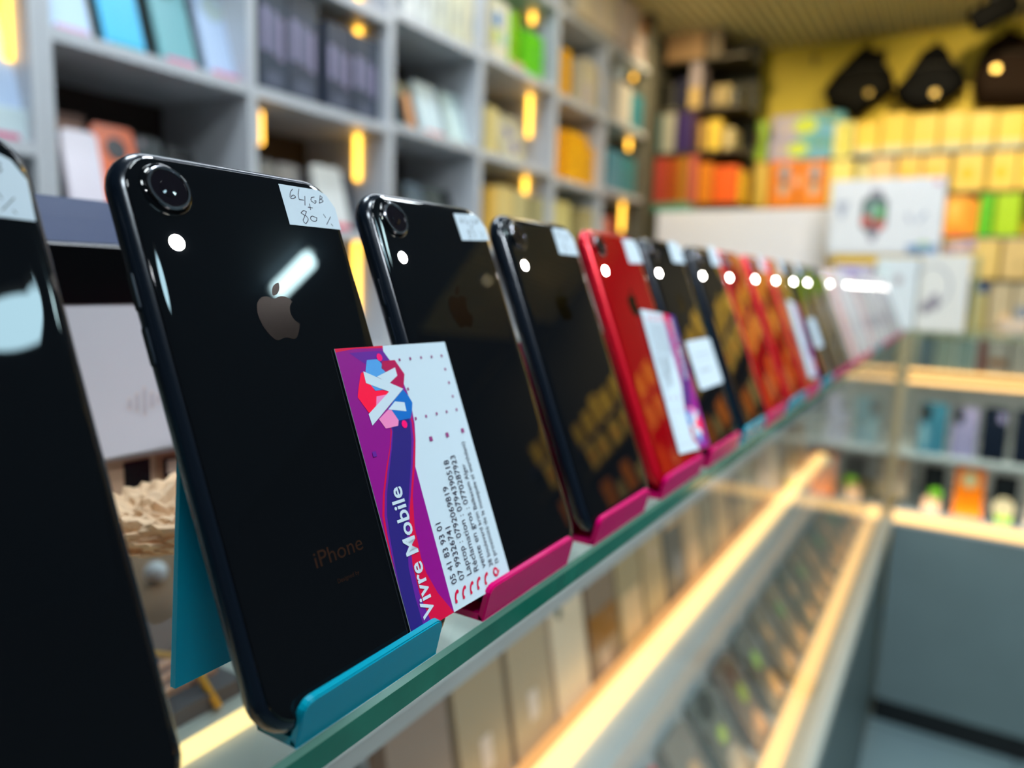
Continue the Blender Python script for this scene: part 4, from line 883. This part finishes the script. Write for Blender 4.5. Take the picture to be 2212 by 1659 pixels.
# headphone boxes with the watch box standing on them
zh = at(2040, 552, 1, 2.46).z
hp = cbox(1984, 550, 2092, 716, 2.46, .12, 'DAD9D4', 'white box with a headphone picture at the end of the phone row')
def arc(cx, cz, rx, rz, a0, a1, wd, n=18):
    o = [(cx+rx*math.cos(math.radians(a0+(a1-a0)*i/n)), cz+rz*math.sin(math.radians(a0+(a1-a0)*i/n))) for i in range(n+1)]
    return o+[(cx+(rx-wd)*math.cos(math.radians(a0+(a1-a0)*i/n)), cz+(rz-wd)*math.sin(math.radians(a0+(a1-a0)*i/n))) for i in range(n, -1, -1)]
def decal(par, polys, Y, col, name='picture'):
    b = bmesh.new()
    for P in polys:
        A = [b.verts.new((p_[0], Y, p_[1])) for p_ in P]; B_ = [b.verts.new((p_[0], Y+.0008, p_[1])) for p_ in P]; n_ = len(A)
        b.faces.new(A); b.faces.new(B_[::-1])
        for i_ in range(n_): b.faces.new((A[i_], A[(i_+1) % n_], B_[(i_+1) % n_], B_[i_]))
    part(name, b, hm(col, .5), par)
c0 = at(2012, 620, 1, 2.46)
decal(hp, [arc(c0.x, c0.z, .052, .066, -60, 150, .007)], 2.459, 'A6AAB0', 'headband_picture')
c1 = at(2018, 652, 1, 2.46); c2 = at(1998, 664, 1, 2.46)
decal(hp, [ell(c1.x, c1.z, .014, .026), ell(c2.x, c2.z, .013, .020)], 2.458, '8C8690', 'ear_cup_picture')
wb2 = cbox(1886, 556, 1980, 716, 2.47, .12, 'D2DADF', 'pale blue white box left of the headphone box', [(.45, .62, .65, .76, 'A8A0A4', 'o'), (.05, .55, .35, .95, 'CFDCE0', 'o')])
cbox(1796, 570, 1880, 716, 2.50, .10, 'BEB8CC', 'white box with a violet patch left of the pale blue box', [(.05, .62, .75, .93, '9C8CD0', 'o'), (.3, .5, .7, .72, 'AAB0C8', 'o')])
zw = max(at(2040, 550, 1, 2.46).z, at(1930, 556, 1, 2.47).z, at(1838, 570, 1, 2.5).z)+.0015
wt = cbox(1792, 386, 2038, 548, 2.475, .13, 'DCDDE0', 'large white box with a smartwatch picture above the phone row', [(.90, .90, .96, .96, 'C8889C', 'r'), (.72, .0, .98, .13, '7090B4', 'r'), (.80, .10, .92, .17, 'A8C098', 'o')], zb=zw)
c0 = at(1888, 462, 1, 2.475)
decal(wt, [[(c0.x-.020, c0.z+.040), (c0.x-.012, c0.z+.075), (c0.x+.016, c0.z+.075), (c0.x+.024, c0.z+.040)]], 2.4735, '8F8C98', 'strap_picture')
decal(wt, [[(c0.x-.020, c0.z-.045), (c0.x-.006, c0.z-.085), (c0.x+.008, c0.z-.085), (c0.x+.022, c0.z-.045)]], 2.4735, '8F8C98', 'strap_picture')
decal(wt, [rrect(c0.x-.036, c0.z-.052, c0.x+.036, c0.z+.052, .022)], 2.4730, '4C5A5C', 'watch_picture')
decal(wt, [ell(c0.x+.002, c0.z+.010, .022, .026)], 2.4720, '7CA090', 'dial_picture')
decal(wt, [ell(c0.x-.020, c0.z-.022, .014, .018), ell(c0.x+.018, c0.z-.034, .015, .015)], 2.4715, 'CC5C50', 'red_bubbles')
decal(wt, [ell(c0.x+.020, c0.z+.002, .011, .018)], 2.4716, '5CA858', 'green_bubble')
for k in (0, 1):
    c1 = at((1818, 1978)[k], (460, 470)[k], 1, 2.475)
    decal(wt, [[(c1.x-.020, c1.z+.035), (c1.x+.022, c1.z+.035), (c1.x+.006, c1.z-.018), (c1.x-.004, c1.z-.018)]] if k == 0 else [[(c1.x-.028, c1.z+.008), (c1.x-.018, c1.z+.014), (c1.x-.008, c1.z-.016), (c1.x-.018, c1.z-.016)], [(c1.x+.024, c1.z+.020), (c1.x+.030, c1.z+.010), (c1.x+.012, c1.z-.018), (c1.x+.004, c1.z-.010)]], 2.4735, 'A9AEBC', 'side_picture')
t = mesh('paper_roll', tube(bmesh.new(), [at(2038, 540, 1, 2.62), at(2108, 530, 1, 2.62)], .0135, 14), hm('D8B8CC', .5), smooth=True)
props(t, 'pink roll sticking out behind the watch box', 'roll')
pack(2098, 553, 2112, 716, 2.60, .08, 'A8AC80', 'narrow olive box propping the pink roll', zb=zc, bev=.002)
# under the glass of the back counter, above the lit rail
zs = -.1375
for a_, b_, y_, c_, l_ in ((1984, 2018, 728, '5A6870', 'slate blue book under the counter glass next to the corner post'), (2022, 2062, 732, '868E82', 'grey green book under the counter glass'), (2066, 2106, 735, '7C8A84', 'second grey green book under the counter glass'),
                           (2112, 2130, 736, '7A4440', 'maroon book under the counter glass'), (2134, 2178, 738, 'A89C92', 'pale box with a brown stripe under the counter glass'), (2184, 2232, 740, 'A2988E', 'pale greige box under the counter glass at the right frame edge')):
    pack(a_, y_, b_, 800, BY0+.06, .14, c_, l_, [(.05, .35, .95, .55, '8A5A34', 'r')] if 'stripe' in l_ else None, zb=zs, name='boxed_book' if 'box' not in l_ else 'retail_box', cat='book' if 'book' in l_ else 'box', bev=.002)
# phones on display inside the back counter
def dphone(px0, py0, px1, py1, col, label, pics=None, zb=None, Y=BY0+.07):
    a_ = at(px0, py1, 1, Y); b_ = at(px1, py1, 1, Y); t0 = at((px0+px1)/2, py0, 1, Y); b0 = at((px0+px1)/2, py1, 1, Y)
    z0 = b0.z if zb is None else zb; wd = b_.x-a_.x; h_ = t0.z-z0
    t = props(empty('display_phone', (a_.x+wd/2, Y, ZO+z0)), label, 'phone', 'phones inside the back counter')
    M = Matrix.Translation((-wd/2, 0, 0)) @ Matrix.Rotation(math.pi/2-.16, 4, 'X')
    b = bmesh.new(); prism(b, rrect(0, 0, wd, h_/math.cos(.16), wd*.10, 5), -.009, 0); mesh('body', b, hm(col, .25), t, M)
    for fa, fb, fc, fd, pc in pics or []:
        b = bmesh.new(); prism(b, ell(wd*(fa+fc)/2, h_*(fb+fd)/2, wd*(fc-fa)/2, h_*(fd-fb)/2), 0, .0012); mesh('picture', b, hm(pc, .4), t, M)
    return t
zu, zl = -.3795, -.5845
mid = bc
dphone(1980, 872, 2040, 962, '3E7C94', 'steel blue phone with a black camera disc inside the back counter', [(.0, .62, .42, 1.0, '0C1216'), (.05, .05, .4, .6, '7CA8B8')], zu)
dphone(2052, 882, 2106, 972, '9A92B8', 'lilac phone with a black camera disc inside the back counter', [(.0, .66, .44, 1.02, '0C1620')], zu)
dphone(2116, 882, 2172, 978, '061226', 'dark blue phone with a pale camera inside the back counter', [(.6, .72, .92, .92, '9088B0')], zu)
dphone(2186, 888, 2244, 984, '061226', 'dark blue phone at the right frame edge inside the back counter', None, zu)
dphone(2258, 892, 2316, 988, '5C7C98', 'grey blue phone just past the right frame edge inside the back counter', None, zu)
GP = lambda k: [(.10, .02, .90, .46, 'E0B090'), (.34, .36, .92, .60, '7CC820')] if k == 0 else [(.05, .22, .95, .60, 'D8C4A0'), (.22, .10, .85, .34, '9CCB20')]
dphone(1925, 985, 1958, 1058, 'B8A088', 'beige box with a ring picture beside the corner post', [(.2, .4, .8, .8, '8C6C54'), (.35, .5, .65, .7, 'D8D0C0')], zl+.05)
dphone(1984, 1008, 2034, 1108, '0C0D10', 'black phone with a peach and green wallpaper nearest the corner post', GP(0), zl)
dphone(2054, 1014, 2118, 1124, 'F07A00', 'orange phone with a cream camera disc inside the back counter', [(.22, .66, .78, .94, 'C8BE90')], zl)
dphone(2136, 1030, 2192, 1130, '0B0C10', 'black phone with a green spot right of the orange phone', GP(1), zl)
dphone(2212, 1040, 2268, 1140, 'C8B4A8', 'pale phone at the right frame edge beside the black one', None, zl)
for k, x in enumerate((.50, .62, .74)):
    pass
# ---------------------------------------------------------------- inside the front counter
def lphone(X, y0, wd, h_, z, tilt, col, label, pics=None, group='phones and boxes inside the front counter', name='display_phone', cat='phone', dep=.010, rnd=.10):
    s, c = math.sin(tilt), math.cos(tilt)
    M = Matrix(((0, -s, c, X), (1, 0, 0, y0), (0, c, s, ZO+z), (0, 0, 0, 1)))
    t = props(empty(name, None, M), label, cat, group); I = Matrix.Identity(4)
    b = bmesh.new(); prism(b, rrect(0, 0, wd, h_, wd*rnd, 5), -dep, 0); mesh('body', b, hm(col, .35), t, I)
    for fa, fb, fc, fd, pc, shp in pics or []:
        b = bmesh.new()
        P = ell(wd*(fa+fc)/2, h_*(fb+fd)/2, wd*(fc-fa)/2, h_*(fd-fb)/2, 20) if shp == 'o' else rrect(wd*fa, h_*fb, wd*fc, h_*fd, .0015, 3)
        prism(b, P, 0, .0010); mesh('print', b, hm(pc, .5), t, I)
    return t
# tall boxes leaning behind the inner light strip
cols = ['8E7C72', 'A8967C', 'B09E84', 'DECDB4', '84705E', 'A89672', 'B8A078', '505454', 'C4A884', '8C8878', 'C0A888', '6C6C68', 'B0A890', 'A09078', '8A7C6C', 'C0B49C', '6E7070', 'B4A084', 'A49C8C', 'BCA48A']
bl = ['brown grey box nearest the left bottom edge, under the counter glass', 'khaki box with dark scribbles under the counter glass', 'tan box with a white label, right of the khaki one', 'bright cream box under the magenta stand', 'brown box with an amber foot right of the cream box',
 'khaki box with a peach corner label', 'olive tan box with a small pale dot', 'dark slate box with a pale oval inside the counter', 'peach tan box after the dark slate one', 'grey olive box after the peach tan one', 'sand box about the middle of the leaning row', 'dark grey box about the middle of the leaning row',
 'pale olive box past the middle of the leaning row', 'brown olive box past the middle of the leaning row', 'taupe box in the far half of the leaning row', 'pale sand box in the far half of the leaning row', 'slate box in the far half of the leaning row', 'tan box third from the far end of the leaning row', 'grey box next to last of the leaning row', 'tan box at the far end of the leaning row']
pic_of = {0: [(.25, .1, .5, .22, 'D0C0B8', 'r')], 1: [(.2, .55, .5, .8, '6C6C6C', 'o'), (.4, .12, .62, .26, 'D6C6BC', 'r')], 2: [(.25, .55, .6, .78, '62686C', 'o'), (.38, .14, .6, .27, 'D8CCC4', 'r')], 3: [(.2, .62, .38, .74, '8C8460', 'o'), (.2, .48, .34, .56, '4C6460', 'o')],
   4: [(.0, .18, 1, .36, '8C5C1C', 'r'), (.3, .04, .6, .14, 'C4AC98', 'r')], 5: [(.1, .05, .9, .32, 'E0BE92', 'r')], 6: [(.4, .38, .62, .48, 'D0B49A', 'o')], 7: [(.4, .10, .9, .30, '8C8E92', 'o'), (.1, .5, .9, .6, 'D8B484', 'r')], 8: [(.1, .04, .8, .3, 'E8C49C', 'o')]}
y = .335
for i, (c_, l_) in enumerate(zip(cols, bl)):
    w_ = .086 if i < 7 else .084
    lphone(-.232, y, w_, .245, -.4115, .17, c_, l_, pic_of.get(i, [(.3, .15, .6, .3, 'D0B898', 'o')] if i % 2 else None), name='retail_box', cat='box', dep=.022, rnd=.04)
    y += .0975
# wallpapers phones on the case floor between the strips
lab = ['grey phone with a lime mark at the bottom of the photo inside the counter', 'red cornered phone inside the counter', 'grey brown phone after the red cornered one', 'black topped phone with peach and lime spots in the lower row', 'brown phone with an amber spot in the lower row', 'slate phone with one lime spot in the lower row', 'grey olive phone with peach spots in the lower row',
       'olive phone with a peach bar in the lower row', 'dark phone with a green top in the lower row', 'grey phone with two peach dots in the lower row', 'brown olive phone in the far half of the lower row', 'dark grey phone in the far half of the lower row', 'tan phone in the far half of the lower row', 'olive grey phone near the far end of the lower row', 'dark phone next to last in the lower row', 'tan phone at the far end of the lower row']
lc = ['8E8C84', '7A7A76', '8E867C', '6E706A', '7A6A5C', '6C6E68', '7C7464', '867A62', '5E6458', '7E7660', '8A7C60', '66685C', '94805E', '7E7866', '56605C', '94846C']
y = .50
for i, (c_, l_) in enumerate(zip(lc, lab)):
    pk_ = {0: [(.3, .1, .7, .32, 'A8D070', 'o')], 1: [(.0, .55, 1, 1, 'D87878', 'r'), (.3, .5, .8, .75, '9CB0B8', 'o'), (.2, .05, .6, .3, 'DCB48C', 'o')], 2: [(.3, .45, .75, .7, 'D8B490', 'o')], 3: [(.1, .72, .8, 1.0, '2C2C24', 'o'), (.3, .45, .7, .62, 'B4CC60', 'o'), (.2, .1, .8, .4, 'B8B0A0', 'o')],
           4: [(.2, .66, .7, .9, '6C4830', 'o'), (.4, .1, .8, .34, 'E0B080', 'o'), (.4, .45, .8, .66, 'A8B830', 'o')], 5: [(.3, .5, .7, .72, 'A4CC68', 'o'), (.5, .08, .95, .4, 'ECC088', 'o')]}.get(i, [(.15, .55, .5, .78, ['D8AE7C', '78A864'][i % 2], 'o'), (.5, .1, .9, .35, 'E4B880', 'o')])
    lphone(-.060, y, .078, .135, -.5745, .62, c_, l_, pk_)
    y += .1135
